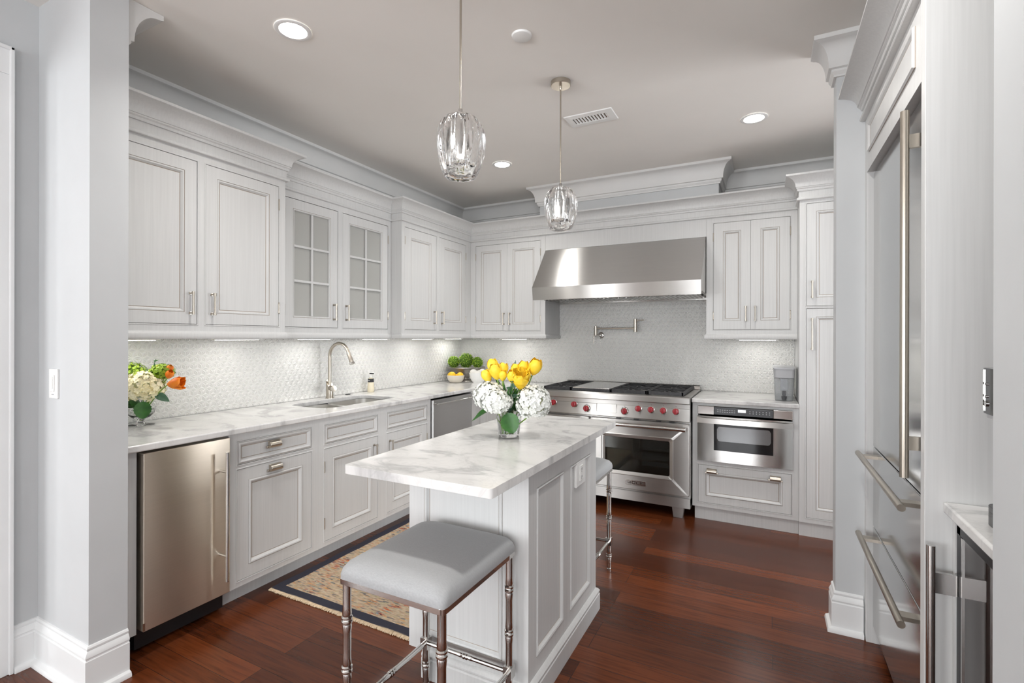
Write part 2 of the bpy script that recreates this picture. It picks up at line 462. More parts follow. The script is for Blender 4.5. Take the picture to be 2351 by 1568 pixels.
b = MB(); b.box(.11, .26, -3.845, SY0, 0, H); b.box(.11, .26, -5.0, -4.90, 0, H); b.box(.11, .26, -4.90, -3.845, 2.43, H)
struct(b.build('wall_hall_left', 'wall'))
wallbox('wall_entry_right', 3.288, 4.25, -1.82, -1.715, 0, H)
wallbox('wall_hall_right', 3.395, 4.25, -3.46, -3.29, 0, H)
wallbox('wall_far_left', -3.2, -3.0, -9.2, -3.6, 0, H)
wallbox('wall_far_side', -3.0, -.15, -3.75, -3.6, 0, H)
b = MB(); SWY0, SWY1 = -8.4, -5.2           # unseen side window behind the camera, added to light the island side
b.box(7.0, 7.2, -9.2, SWY0, 0, H); b.box(7.0, 7.2, SWY1, -3.55, 0, H); b.box(7.0, 7.2, SWY0, SWY1, 0, .3); b.box(7.0, 7.2, SWY0, SWY1, 2.6, H)
struct(b.build('wall_far_right', 'wall'))
b = MB()
for yy in (SWY0 + .03, -6.8, SWY1 - .03): b.box(7.06, 7.12, yy - .03, yy + .03, .3, 2.6)
for zz in (.33, 2.57): b.box(7.06, 7.12, SWY0, SWY1, zz - .03, zz + .03)
struct(b.build('window_4', 'trim'))
wallbox('wall_far_end', 4.4, 7.0, -3.7, -3.55, 0, H)
# wall behind the camera with three window openings
b = MB(); xs = [-3.2]
for x, wd, hd in WIN: xs += [x - wd / 2, x + wd / 2]
xs.append(7.2)
for i in range(0, len(xs), 2): b.box(xs[i], xs[i + 1], -9.2, -9.0, 0, H)
for x, wd, hd in WIN:
    b.box(x - wd / 2, x + wd / 2, -9.2, -9.0, 0, .45); b.box(x - wd / 2, x + wd / 2, -9.2, -9.0, hd, H)
struct(b.build('wall_rear', 'wall'))
for i, (x, wd, hd) in enumerate(WIN):
    b = MB()
    for xx in (x - wd / 2 + .03, x, x + wd / 2 - .03): b.box(xx - .03, xx + .03, -9.12, -9.05, .45, hd)
    for zz in (.48, (.45 + hd) / 2, hd - .03): b.box(x - wd / 2, x + wd / 2, -9.12, -9.05, zz - .03, zz + .03)
    struct(b.build('window_%d' % (i + 1), 'trim'))

def arc(c, r, a0, a1, n=8):
    return [(c[0] + r * math.cos(math.radians(a0 + (a1 - a0) * i / n)), c[1] + r * math.sin(math.radians(a0 + (a1 - a0) * i / n))) for i in range(n + 1)]
def sweep(b, fr, a0, a1, c, prof, m0=0, m1=0, mi=0):
    """moulding of profile (d out, z) along a on the plane c; mitres -1 outside / +1 inside / 0 square"""
    r0 = [(a0 + m0 * d, z, c + d) for d, z in prof]; r1 = [(a1 - m1 * d, z, c + d) for d, z in prof]
    b.rings([r0, r1]); return b

# ceiling crown: fillet, cove, small steps
def ceil_prof(p=.097, h=.172):
    s = [(0, H - .001), (p, H - .001), (p, H - .021), (p - .008, H - .024)]
    for i in range(9):                                # cove
        t = i / 8; a = math.radians(90 * t)
        s.append((.034 + (p - .012 - .034) * (1 - math.sin(a)), H - .026 - (h - .068) * (1 - math.cos(a))))
    s += [(.034, H - h + .036), (.022, H - h + .032), (.022, H - h + .022), (.012, H - h + .008), (.012, H - h), (0, H - h)]
    return s
CP = ceil_prof()
CX0, CX1, CY = 1.103, 2.656, -.348                    # duct chase above the hood
wallbox('wall_chase', CX0, CX1, CY, 0, 2.30, H)
def crown_obj(name, parts):
    b = MB()
    for p in parts: sweep_into(b, *p)
    return struct(b.build(name, 'crown', smooth=35))
def sweep_into(b, fr, a0, a1, c, m0, m1):
    t = MB(fr); sweep(t, fr, a0, a1, c, CP, m0, m1)
    k = len(b.v); b.v += t.v; b.f += [[k + i for i in f] for f in t.f]; b.m += t.m
crown_obj('trim_1', [(FL, SY1, 0, 0, 1, 1)])                                      # left wall
crown_obj('trim_2', [(FB, 0, CX0, 0, 1, 1), (FB, CX1, 4.25, 0, 1, 0)])            # back wall
crown_obj('trim_3', [(FB, CX0, CX1, -CY, -1, -1), (FR, 0, -CY, -CX0, 1, -1), (FE, CY, 0, CX1, -1, 1)])   # around the chase
crown_obj('trim_4', [(FB, 3.288, 4.25, 1.82, -1, 0), (FR, 1.715, 1.82, -3.288, 0, -1)])   # right entry wall, front face and its end
CP = ceil_prof(.146, .205)
crown_obj('trim_5', [(FFAR, -.665, 0, SY1, 0, 0)])                                  # left entry wall, kitchen face

# baseboards: tall plinth, ogee top, shoe moulding
BB = [(0, 0), (.034, 0), (.034, .010), (.030, .018), (.019, .022), (.017, .024), (.017, .133), (.014, .136), (.014, .141), (.0165, .145), (.0165, .150), (.010, .163), (.0065, .168), (.0085, .172), (.0085, .178), (.005, .184), (0, .186)]
def bb(name, parts):
    b = MB()
    for fr, a0, a1, c, m0, m1 in parts:
        t = MB(fr); r0 = [(a0 + m0 * d, z, c + d) for d, z in BB]; r1 = [(a1 - m1 * d, z, c + d) for d, z in BB]; t.rings([r0, r1])
        k = len(b.v); b.v += t.v; b.f += [[k + i for i in f] for f in t.f]; b.m += t.m
    return struct(b.build(name, 'trim', smooth=30))
bb('baseboard_left', [(FL, -3.727, SY0, .26, 0, 1), (FB, .26, SX, -SY0, 1, -1), (FE, SY0, SY1, SX, -1, 0)])
bb('baseboard_right', [(FB, 3.288, 3.395, 1.82, -1, 0), (FR, 1.715, 1.82, -3.288, 0, -1)])

# cased doorway on the hall wall at the far left of the view
b = MB(FL)
for a0, a1, b0, b1 in ((-3.840, -3.728, 0, 2.43), (-4.95, -3.728, 2.43, 2.542)):
    b.box(a0, a1, b0, b1, .26, .277)
b.box(-3.742, -3.728, 0, 2.542, .26, .288); b.box(-3.838, -3.822, 0, 2.43, .26, .282); b.box(-4.95, -3.728, 2.528, 2.542, .26, .288)
b.box(-3.846, -3.840, 0, 2.43, .105, .277)
struct(b.build('door_1', 'trim', bevel=.003))

# ------------------------------------------------------------------ tile backsplash: embossed triangular tiles
def tiles(fr, inside, a0, a1, b0, ztop, e=.0452):
    b = MB(fr); h = e * math.sqrt(3) / 2
    nr = int((1.8 - b0) / h) + 1; nc = int((a1 - a0) / e) + 2
    for i in range(nr):
        for j in range(-1, nc):
            for up in (0, 1):
                z0 = b0 - .012 + i * h; x = a0 + (j + (i % 2) * .5) * e
                tri = [(x, z0), (x + e, z0), (x + e / 2, z0 + h)] if up else [(x + e / 2, z0 + h), (x + e, z0), (x + 1.5 * e, z0 + h)]
                cx = sum(p[0] for p in tri) / 3; cz = sum(p[1] for p in tri) / 3
                if not (a0 < cx < a1 and b0 < cz < ztop(cx)): continue
                zt = ztop(cx)
                cl = lambda p: (min(max(p[0], a0), a1), min(max(p[1], b0), zt))
                C = (cx, cz)
                for k in range(3):
                    A, B = tri[k], tri[(k + 1) % 3]
                    g = ((A[0] + B[0] + C[0]) / 3, (A[1] + B[1] + C[1]) / 3)
                    q = []
                    for p in (A, B, C):
                        q.append((p[0] + (g[0] - p[0]) * .07, p[1] + (g[1] - p[1]) * .07))
                    base = [cl(p) + (.003,) for p in q]; ap = cl(g) + (.0088,)
                    b.add(base + [ap], [(0, 1, 3), (1, 2, 3), (2, 0, 3)])
    return b
def splash(name, fr, rects, label, ztop, a0, a1):
    r = root(name, fr((a0, .914, 0)), label, 'backsplash')
    b = MB(fr)
    for q0, q1, z0, z1 in rects: b.box(q0, q1, z0, z1, .0005, .0034)
    b.build('grout_bed', 'tile', r)
    tiles(fr, None, a0, a1, .915, ztop).build('embossed_tiles', 'tile', r)
splash('tile_backsplash', FL, [(SY1, -.008, .915, 1.372)], 'white embossed triangle tile backsplash behind the sink and faucet', lambda a: 1.372, SY1, -.008)
splash('tile_backsplash', FB, [(.0, 1.168, .915, 1.372), (1.168, 2.567, .915, 1.76), (2.567, 3.197, .915, 1.372)],
       'white embossed triangle tile backsplash behind the range and pot filler', lambda a: 1.76 if 1.168 < a < 2.567 else 1.372, .0, 3.197)
# ------------------------------------------------------------------ cabinetry
def rect(a0, a1, b0, b1, i, c): return [(a0 + i, b0 + i, c), (a1 - i, b0 + i, c), (a1 - i, b1 - i, c), (a0 + i, b1 - i, c)]
UP = [(0, 0, 0), (.0015, -.003, 1), (.003, -.0008, 0), (.009, -.0008, 0), (.012, -.004, 0), (.017, -.009, 0), (.0185, -.0108, 1), (.0205, -.0095, 1)]
LOW = [(0, 0, 0), (.0015, -.002, 1), (.003, .003, 0), (.007, .005, 0), (.013, .0035, 0), (.019, -.004, 0), (.023, -.008, 0), (.0245, -.0098, 1), (.0265, -.0085, 1)]
def panel(b, a0, a1, b0, b1, c, st, prof, t=.018):
    rs = [rect(a0, a1, b0, b1, 0, c - t), rect(a0, a1, b0, b1, 0, c - .001), rect(a0, a1, b0, b1, .001, c)]; mis = [0, 0]
    for i, d, g in prof: rs.append(rect(a0, a1, b0, b1, st + i, c + d)); mis.append(g)
    mis.append(0)
    b.rings(rs, True, True, True, 0, mis); return b
def body(name, fr, a0, a1, b0, b1, c, cback, openings, parent, ft=.022, opentop=False):
    """carcass with a flat face frame, real openings and a fine bead round each opening"""
    b = MB(fr)
    A = sorted({a0, a1, *[v for o in openings for v in o[:2]]}); B = sorted({b0, b1, *[v for o in openings for v in o[2:]]})
    for i in range(len(A) - 1):
        for j in range(len(B) - 1):
            ca, cb = (A[i] + A[i + 1]) / 2, (B[j] + B[j + 1]) / 2
            if any(o[0] < ca < o[1] and o[2] < cb < o[3] for o in openings): continue
            b.quad([(A[i], B[j], c), (A[i + 1], B[j], c), (A[i + 1], B[j + 1], c), (A[i], B[j + 1], c)])
    for o0, o1, p0, p1 in openings:
        b.rings([rect(o0, o1, p0, p1, 0, c - ft), rect(o0, o1, p0, p1, 0, c)], True, False, True, 0, [1])
        b.rings([rect(o0, o1, p0, p1, .0003, c - .004), rect(o0, o1, p0, p1, 0, c + .0022), rect(o0, o1, p0, p1, -.004, c + .0026), rect(o0, o1, p0, p1, -.006, c + .0005), rect(o0, o1, p0, p1, -.0068, c + .0004)], False, False, True, 0, [0, 0, 0, 0])
    b.rings([rect(a0, a1, b0, b1, 0, c), rect(a0, a1, b0, b1, 0, cback)], False, True)
    if opentop: del b.f[-3], b.m[-3]
    o = MB.build(b, name, ['cab', 'glaze' if 0 else 'gap'], parent)
    return o
def bar_pull(fr, a, b, c, L, parent, vertical=True, r=.0052, out=.028):
    m = MB(fr)
    def pt(t, o): return (a, b + t, c + o) if vertical else (a + t, b, c + o)
    m2 = MB(); 
    for t in (-L / 2 + .008, L / 2 - .008):
        m2.cyl(fr(pt(t, 0)), fr(pt(t, out)), .0042, 10); m2.cyl(fr(pt(t, 0)), fr(pt(t, .004)), .0075, 12)
        m2.cyl(fr(pt(t - .007, out)), fr(pt(t + .007, out)), r * 1.35, 12)
    m2.cyl(fr(pt(-L / 2, out)), fr(pt(L / 2, out)), r, 12)
    return m2.build('handle', 'nickel', parent, smooth=40)
def cup_pull(fr, a, b, c, parent, w=.088):
    m = MB(fr)
    poly = [(b + .021, c), (b + .021, c + .006)] + [(b + .019 * math.cos(math.radians(t)) - .0, c + .006 + .022 * math.sin(math.radians(t))) for t in range(0, 151, 15)] + [(b - .018, c + .012), (b - .018, c)]
    m.prism(poly, a - w / 2 + .010, a + w / 2 - .010)
    for s in (-1, 1):
        m.box(a + s * (w / 2 - .012), a + s * (w / 2 + .002), b - .016, b - .004, c, c + .012)
    return m.build('cup_pull', 'nickel', parent, bevel=.0015, smooth=35)
def hinge(fr, a, b, c, parent):
    m = MB(); m.cyl(fr((a, b - .028, c + .002)), fr((a, b + .028, c + .002)), .004, 10)
    for z in (-.031, .031): m.sphere(fr((a, b + z, c + .002)), .0045, 8)
    return m.build('hinge', 'nickel', parent, smooth=40)
def door(fr, op, c, parent, kind='up', hside=None, hpos=None, hinges=None, st=.060, name='door'):
    a0, a1, b0, b1 = op; g = .0021
    m = MB(fr); panel(m, a0 + g, a1 - g, b0 + g, b1 - g, c, st, UP if kind == 'up' else LOW)
    d = m.build(name, ['cab', 'glaze'], parent)
    if hside: bar_pull(fr, a1 - .034 if hside == 'hi' else a0 + .034, hpos, c, .118, d)
    if hinges:
        for z in (b0 + .11, b1 - .11): hinge(fr, a0 if hinges == 'lo' else a1, z, c, d)
    return d

# crown of the wall cabinets
CT = 2.49
CC = [(0, CT - .17), (.010, CT - .17), (.0165, CT - .1675), (.019, CT - .162), (.0185, CT - .156), (.015, CT - .152), (.010, CT - .1505), (.010, CT - .147), (.005, CT - .1465), (.006, CT - .107), (.013, CT - .106), (.016, CT - .098), (.016, CT - .094), (.022, CT - .088), (.022, CT - .081), (.026, CT - .080)]
CC += [(.026 + .046 * (1 - math.cos(math.radians(a))), CT - .080 + .060 * math.sin(math.radians(a))) for a in range(10, 71, 10)]
CC += [(.064, CT - .019), (.076, CT - .0145), (.083, CT - .013), (.086, CT - .012), (.086, CT), (0, CT)]
RAIL = [(0, 1.400), (.004, 1.400), (.006, 1.394), (.012, 1.390), (.014, 1.384), (.014, 1.366), (.010, 1.360), (-.02, 1.360), (-.02, 1.400)]
def crown(fr, segs, parent, prof=CC, name='crown_moulding'):
    b = MB()
    for f, a0, a1, c, m0, m1 in segs:
        t = MB(f); sweep(t, f, a0, a1, c, prof, m0, m1)
        k = len(b.v); b.v += t.v; b.f += [[k + i for i in q] for q in t.f]; b.m += t.m
    return b.build(name, 'cab', parent, smooth=38)

ZB, ZT = 1.364, 2.325                       # carcass bottom and top of the wall cabinets
DB_, DT_ = 1.434, 2.278                     # door openings
AX, BX, CX = .38, .245, .352
AE, CE = -2.536, -1.420
# A: large cabinet by the left entry wall
r = root('upper_cabinet', (0, -3.03, ZB), 'tall two-door wall cabinet nearest the left entry wall, above the flower bowl', 'cabinet')
opA = [(-3.51, -3.060, DB_, DT_), (-3.018, -2.580, DB_, DT_)]
body('body', FL, SY1, AE, ZB, ZT, AX, .012, opA, r)
door(FL, opA[0], AX, r, 'up', 'hi', 1.543)
door(FL, opA[1], AX, r, 'up', 'lo', 1.543, 'hi')
crown(FL, [(FL, SY1, AE, AX, 0, -1), (FFAR, -AX, -BX + .086, AE, -1, 0)], r)
crown(FL, [(FL, SY1, AE, AX, 0, -1), (FFAR, -AX, -BX, AE, -1, 0)], r, RAIL, 'light_rail')
# B: glazed cabinet
r = root('glazed_upper_cabinet', (0, -1.98, ZB), 'wall cabinet with two frosted six-pane glass doors', 'cabinet')
opB = [(-2.436, -1.992, DB_, DT_), (-1.948, -1.462, DB_, DT_)]
body('body', FL, AE, CE, ZB, ZT, BX, .012, opB, r)
for (a0, a1, b0, b1), hs, hg in ((opB[0], 'hi', 'lo'), (opB[1], 'lo', 'hi')):
    g = .0028; a0 += g; a1 -= g; b0 += g; b1 -= g; c = BX; st = .062
    m = MB(FL); rs = [rect(a0, a1, b0, b1, st + .012, c - .016), rect(a0, a1, b0, b1, 0, c - .016), rect(a0, a1, b0, b1, 0, c - .001), rect(a0, a1, b0, b1, .001, c), rect(a0, a1, b0, b1, st, c), rect(a0, a1, b0, b1, st + .0015, c - .002), rect(a0, a1, b0, b1, st + .003, c + .001), rect(a0, a1, b0, b1, st + .009, c), rect(a0, a1, b0, b1, st + .012, c - .006), rect(a0, a1, b0, b1, st + .012, c - .016)]
    m.rings(rs, False, False, True, 0, [0, 0, 0, 0, 1, 0, 0, 0, 0])
    d = m.build('door', ['cab', 'glaze'], r)
    i0, i1, j0, j1 = a0 + st + .012, a1 - st - .012, b0 + st + .012, b1 - st - .012
    m = MB(FL); am = (i0 + i1) / 2; m.box(am - .008, am + .008, j0, j1, c - .014, c - .002)
    for k in (1, 2):
        z = j0 + (j1 - j0) * k / 3; m.box(i0, i1, z - .008, z + .008, c - .0135, c - .0025)
    m.build('muntins', 'cab', d, bevel=.003)
    m = MB(FL); m.box(i0 - .004, i1 + .004, j0 - .004, j1 + .004, c - .0195, c - .0165)
    m.build('frosted_pane', 'pane', d)
    bar_pull(FL, a1 - .034 if hs == 'hi' else a0 + .034, 1.548, BX, .118, d)
    for z in (b0 + .11, b1 - .11): hinge(FL, a0 - g if hg == 'lo' else a1 + g, z, BX, d)
crown(FL, [(FL, AE, CE, BX, 0, 0)], r); crown(FL, [(FL, AE, CE, BX, 0, 0)], r, RAIL, 'light_rail')
# C: corner cabinet on the left wall
DY = .365
r = root('upper_cabinet', (0, -.85, ZB), 'projecting two-door wall cabinet on the sink wall, running into the corner', 'cabinet')
opC = [(-1.380, -.944, DB_, DT_), (-.898, -.458, DB_, DT_)]
body('body', FL, CE, -.012, ZB, ZT, CX, .012, opC, r)
door(FL, opC[0], CX, r, 'up', 'hi', 1.546, 'lo', .075)
door(FL, opC[1], CX, r, 'up', 'lo', 1.546, 'hi', .075)
crown(FL, [(FL, CE, -DY, CX, -1, 1), (FB, BX, CX, -CE, 0, -1)], r)
crown(FL, [(FL, CE, -DY, CX, -1, 1), (FB, BX, CX, -CE, 0, -1)], r, RAIL, 'light_rail')
# D: left of the hood
r = root('upper_cabinet', (.76, 0, ZB), 'two-door wall cabinet left of the range hood', 'cabinet')
opD = [(.412, 1.118, DB_, DT_)]
body('body', FB, CX + .0005, 1.168, ZB, ZT, DY, .012, opD, r)
door(FB, (.412, .7665, DB_, DT_), DY, r, 'up', 'hi', 1.550, 'lo')
door(FB, (.7635, 1.118, DB_, DT_), DY, r, 'up', 'lo', 1.550, 'hi')
crown(FB, [(FB, CX, 1.168, DY, 1, 0)], r)
crown(FB, [(FB, CX, 1.168, DY, 1, -1), (FE, -DY, -.012, 1.168, -1, 0)], r, RAIL, 'light_rail')
# frieze board over the hood
r = root('hood_frieze', (1.87, -DY, 2.18), 'long painted frieze board with crown directly above the steel range hood', 'panel')
m = MB(FB); m.box(1.169, 2.566, 2.178, ZT, .012, DY); m.build('board', 'cab', r)
crown(FB, [(FB, 1.168, 2.567, DY, 0, 0)], r)
# E: right of the hood
r = root('upper_cabinet', (2.88, 0, ZB), 'two-door wall cabinet right of the range hood', 'cabinet')
body('body', FB, 2.567, 3.197, ZB, ZT, DY, .012, [(2.619, 3.152, DB_, DT_)], r)
door(FB, (2.619, 2.887, DB_, DT_), DY, r, 'up', 'hi', 1.557, 'lo', .068)
door(FB, (2.884, 3.152, DB_, DT_), DY, r, 'up', 'lo', 1.557, 'hi', .068)
crown(FB, [(FB, 2.567, 3.197, DY, 0, 0)], r)
crown(FB, [(FB, 2.567, 3.197, DY, -1, 0), (FR, .012, DY, -2.567, 0, -1)], r, RAIL, 'light_rail')
# T: tall pantry
TY = .63
r = root('pantry_cabinet', (3.5, 0, 0), 'tall pantry cabinet at the right end of the range wall', 'cabinet')
opT = [(3.239, 3.70, 1.591, 2.296), (3.239, 3.70, .135, 1.574)]
body('body', FB, 3.198, 3.98, .10, ZT, TY, .012, opT, r)
for op, h, L in ((opT[0], 1.703, .118), (opT[1], 1.398, .218)):
    d = door(FB, op, TY, r, 'up', None, None, None, .055)
    bar_pull(FB, op[0] + .033, h, TY, L, d)
crown(FB, [(FB, 3.198, 3.98, TY, -1, 0), (FR, DY + .086, TY, -3.198, 0, -1)], r)
m = MB(FB); m.box(3.198, 3.98, 0, .10, .012, TY - .022); m.build('toe_kick', 'cab', r)

# ---------------- base cabinets of the left run
LX = .62; BT = .883
def toe(parent, fr, a0, a1, c): MB(fr).box(a0, a1, 0, .099, .012, c).build('toe_kick', 'cab', parent)
def drawer(fr, op, c, parent, cups=(), st=.004, name='drawer'):
    a0, a1, b0, b1 = op; g = .0021
    m = MB(fr); panel(m, a0 + g, a1 - g, b0 + g, b1 - g, c, st, LOW); d = m.build(name, ['cab', 'glaze'], parent)
    for a, b in cups: cup_pull(fr, a, b, c, d)
    return d
r = root('end_panel', (.3, -3.473, 0), 'narrow painted end panel between the left entry wall and the small steel refrigerator', 'panel')
m = MB(FL); m.box(-3.514, -3.447, .10, BT, .012, LX - .001); m.build('panel', 'cab', r, bevel=.002)
r = root('base_cabinet', (.3, -2.77, 0), 'base cabinet with a drawer over a pull-out door, both with cup pulls', 'cabinet')
opp = [(-3.002, -2.540, .719, .840), (-3.002, -2.540, .130, .697)]
body('body', FL, -3.045, -2.4905, .10, BT, LX, .012, opp, r); toe(r, FL, -3.045, -2.4905, LX - .085)
drawer(FL, opp[0], LX, r, [(-2.793, .790)])
d = door(FL, opp[1], LX, r, 'low', None, None, None, .062, 'pullout_door'); cup_pull(FL, -2.787, .663, LX, d)
r = root('sink_cabinet', (.3, -1.94, 0), 'base cabinet under the sink with two doors and two blank fronts', 'cabinet')
opp = [(-2.446, -1.986, .719, .837), (-1.895, -1.432, .719, .837), (-2.446, -1.986, .130, .692), (-1.895, -1.432, .130, .692)]
body('body', FL, -2.49, -1.386, .10, BT, LX, .012, opp, r, .022, True); toe(r, FL, -2.49, -1.386, LX - .085)
for o in opp[:2]: drawer(FL, o, LX, r, name='false_front')
d = door(FL, opp[2], LX, r, 'low', None, None, 'lo'); bar_pull(FL, -2.020, .583, LX, .118, d)
d = door(FL, opp[3], LX, r, 'low', None, None, 'hi'); bar_pull(FL, -1.862, .583, LX, .118, d)
r = root('corner_base_cabinet', (.6, -.4, 0), 'corner base cabinet between the dishwasher and the range, half hidden by the bouquet', 'cabinet')
body('body', FL, -.788, -.621, .10, BT, LX, .012, [], r, )
opp = [(.80, 1.225, .130, .840)]
body('return_body', FB, .012, 1.268, .10, BT, LX, .012, opp, r)
door(FB, opp[0], LX, r, 'low', None, None, 'lo')
toe(r, FB, .012, 1.268, LX - .085); MB(FL).box(-.788, -.6, 0, .099, .02, LX - .085).build('toe_kick', 'cab', r)
# right of the range: cabinet round the microwave drawer
r = root('base_cabinet', (2.85, -.3, 0), 'base cabinet right of the range holding the microwave, with one wide drawer below', 'cabinet')
opp = [(2.538, 3.158, .452, .862), (2.538, 3.153, .133, .418)]
body('body', FB, 2.498, 3.197, .10, BT, LX, .05, opp, r); MB(FB).box(2.512, 3.197, 0, .099, .03, LX - .03).build('toe_kick', 'cab', r)
d = door(FB, opp[1], LX, r, 'low', None, None, None, .052, 'drawer')
for a in (2.634, 3.053): cup_pull(FB, a, .374, LX, d)

# ---------------- countertops and sink
def slab(name, poly, label, cat, holes=(), z0=.8835, z1=.914, bev=.006):
    m = MB(); m.plate(poly, z0, z1, holes); o = m.build(name, 'marble', None, bevel=bev, seg=3, smooth=30); return tag(o, label, cat)
SK = rr(.322, -1.985, .186, .345, .085, 8)
slab('countertop', [(.004, SY1 + .001), (.655, SY1 + .001), (.655, -.655), (1.270, -.655), (1.270, -.004), (.004, -.004)], 'L-shaped white marble countertop with the sink cut into it', 'countertop', [SK])
slab('countertop', [(2.494, -.655), (3.196, -.655), (3.196, -.004), (2.494, -.004)], 'small white marble countertop right of the range', 'countertop')
r = root('sink', (.322, -1.985, .66), 'double-bowl stainless undermount sink in the marble countertop', 'sink')
for y0, y1 in ((-2.335, -2.03), (-2.005, -1.635)):
    cy, hy = (y0 + y1) / 2, (y1 - y0) / 2
    m = MB(); rs = []
    for d, z, rad in ((.012, .8830, .09), (0, .8830, .085), (0, .86, .085), (-.006, .72, .08), (-.02, .695, .07), (-.05, .685, .05)):
        rs.append([(x, y, z) for x, y in rr(.322, cy, .192 + d, hy + d, rad, 6)])
    m.rings(rs, False, True)
    bo = m.build('bowl', 'sinkst', r, smooth=50)
    MB().lathe([(.0, .0), (.045, .001), (.045, .004), (.030, .004), (.028, .001), (0, .001)], (.30, cy, .6855), n=24, cap0=False, cap1=False).build('drain', 'chrome', bo, smooth=40)
# ------------------------------------------------------------------ range hood
r = root('range_hood', (1.864, 0, 1.69), 'large stainless steel range hood on the back wall above the range', 'range hood')
hx0, hx1, hb, hl, ht = 1.170, 2.562, 1.697, 1.806, 2.1765
m = MB(FB)
m.rings([[(hx, ht, .34), (hx, ht, DY + .004), (hx, hl, .664), (hx, hb, .647), (hx, hb, .634), (hx, hb + .03, .634), (hx, hb + .03, .06), (hx, hb, .06), (hx, hb, .02), (hx, 1.80, .02)] for hx in (hx0, hx1)])
m.build('canopy', 'steel', r, bevel=.002)
m = MB(FB)
for i in range(4):
    a0 = hx0 + .03 + i * .335; m.box(a0, a0 + .325, hb + .012, hb + .018, .10, .50)
    for k in range(9): m.box(a0 + .01 + k * .035, a0 + .026 + k * .035, hb + .006, hb + .012, .11, .49)
m.build('baffle_filters', 'steelm', r)
for a in (1.45, 2.28):
    m = MB(); m.lathe([(.0, 0), (.03, 0), (.034, .004), (.034, .01)], FB((a, hb + .004, .575)), n=20); m.build('hood_lamp', 'white', r, smooth=40)
for a in (1.80, 1.92, 1.985):
    m = MB(); m.cyl(FB((a, hb - .006, .60)), FB((a, hb + .03, .60)), .011, 14); m.build('control_knob', 'steelm', r, smooth=40)

# ------------------------------------------------------------------ range
RX0, RX1 = 1.277, 2.489
r = root('range', (1.883, -.35, 0), 'wide stainless gas range with red knobs under the hood', 'range')
m = MB(FB)
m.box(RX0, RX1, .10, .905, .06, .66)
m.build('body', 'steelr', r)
m = MB(FB)       # cooktop, bullnose, dark recess and sloping control panel
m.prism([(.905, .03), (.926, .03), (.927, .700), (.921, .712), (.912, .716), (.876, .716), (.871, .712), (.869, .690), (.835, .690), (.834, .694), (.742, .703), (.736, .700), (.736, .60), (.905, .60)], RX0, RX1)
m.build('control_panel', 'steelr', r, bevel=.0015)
m = MB(FB); m.prism([(.927, .03), (.962, .03), (.962, .075), (.955, .082), (.927, .09)], RX0 + .001, RX1 - .001); m.build('back_guard', 'steelm', r, bevel=.0015)
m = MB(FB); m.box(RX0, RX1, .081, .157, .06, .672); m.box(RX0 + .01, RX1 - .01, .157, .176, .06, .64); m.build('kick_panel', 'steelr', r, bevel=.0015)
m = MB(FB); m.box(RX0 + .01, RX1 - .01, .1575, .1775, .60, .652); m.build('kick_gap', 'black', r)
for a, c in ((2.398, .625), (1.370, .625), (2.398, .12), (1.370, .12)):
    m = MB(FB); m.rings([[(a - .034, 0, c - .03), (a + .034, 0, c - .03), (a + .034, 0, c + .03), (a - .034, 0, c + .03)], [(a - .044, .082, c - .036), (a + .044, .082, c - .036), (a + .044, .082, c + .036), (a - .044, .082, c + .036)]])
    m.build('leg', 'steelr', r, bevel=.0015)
def oven_door(a0, a1, wl, wr):
    z0, z1, c = .178, .722, .700
    w0, w1, wz0, wz1 = wl, wr, .315, .580
    def rrf(i, cc, rad): return [(a, b, cc) for a, b in rr((w0 + w1) / 2, (wz0 + wz1) / 2, (w1 - w0) / 2 + i, (wz1 - wz0) / 2 + i, rad, 4)]
    m = MB(FB); n = 4 * 5
    def outer(cc, i=0):
        pts = rr((a0 + a1) / 2, (z0 + z1) / 2, (a1 - a0) / 2 - i, (z1 - z0) / 2 - i, .012, 4); return [(a, b, cc) for a, b in pts]
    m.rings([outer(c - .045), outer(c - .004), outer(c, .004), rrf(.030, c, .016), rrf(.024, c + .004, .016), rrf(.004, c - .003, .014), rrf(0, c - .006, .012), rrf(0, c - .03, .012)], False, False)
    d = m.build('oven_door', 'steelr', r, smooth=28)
    m = MB(FB); m.rings([rrf(.002, c - .012, .012), rrf(.002, c - .008, .012)]); m.build('window', 'ovenglass', d)
    m = MB(FB); m.box(w0 - .03, w1 + .03, wz0 - .03, wz1 + .03, .25, c - .031)
    m.f.pop(); m.m.pop(); m.build('oven_cavity', 'ovenin', d)     # open at the front
    m = MB()
    for z in (.36, .45, .53):
        for k in range(13):
            a = w0 - .02 + (w1 - w0 + .04) * k / 12; m.cyl(FB((a, z, .28)), FB((a, z, .64)), .0022, 6)
        for cc in (.30, .62): m.cyl(FB((w0 - .03, z, cc)), FB((w1 + .03, z, cc)), .0035, 6)
    m.build('oven_rack', 'chrome', d)
    h = MB(); z = .690
    h.cyl(FB((a0 + .025, z, c + .058)), FB((a1 - .018, z, c + .058)), .0165, 20)
    for a in (a0 + .04, a1 - .034): h.lathe([(.0185, 0), (.0185, .028)], FB((a - .014, z, c + .058)), (1, 0, 0), 20); h.box
    hh = MB(FB)
    for a in (a0 + .04, a1 - .034): hh.box(a - .012, a + .012, z - .013, z + .013, c - .002, c + .05)
    k = len(h.v); h.v += hh.v; h.f += [[k + i for i in f] for f in hh.f]; h.m += hh.m
    h.build('handle', 'steelm', d, bevel=.001, smooth=40)
    return d
od = oven_door(1.714, RX1 - .004, 1.838, 2.342)
oven_door(RX0 + .004, 1.706, 1.36, 1.63)
m = MB(FB)                                                            # badge and its letters
m.box(2.008, 2.166, .216, .254, .7005, .7045); bd = m.build('badge', 'steelm', od, bevel=.001)
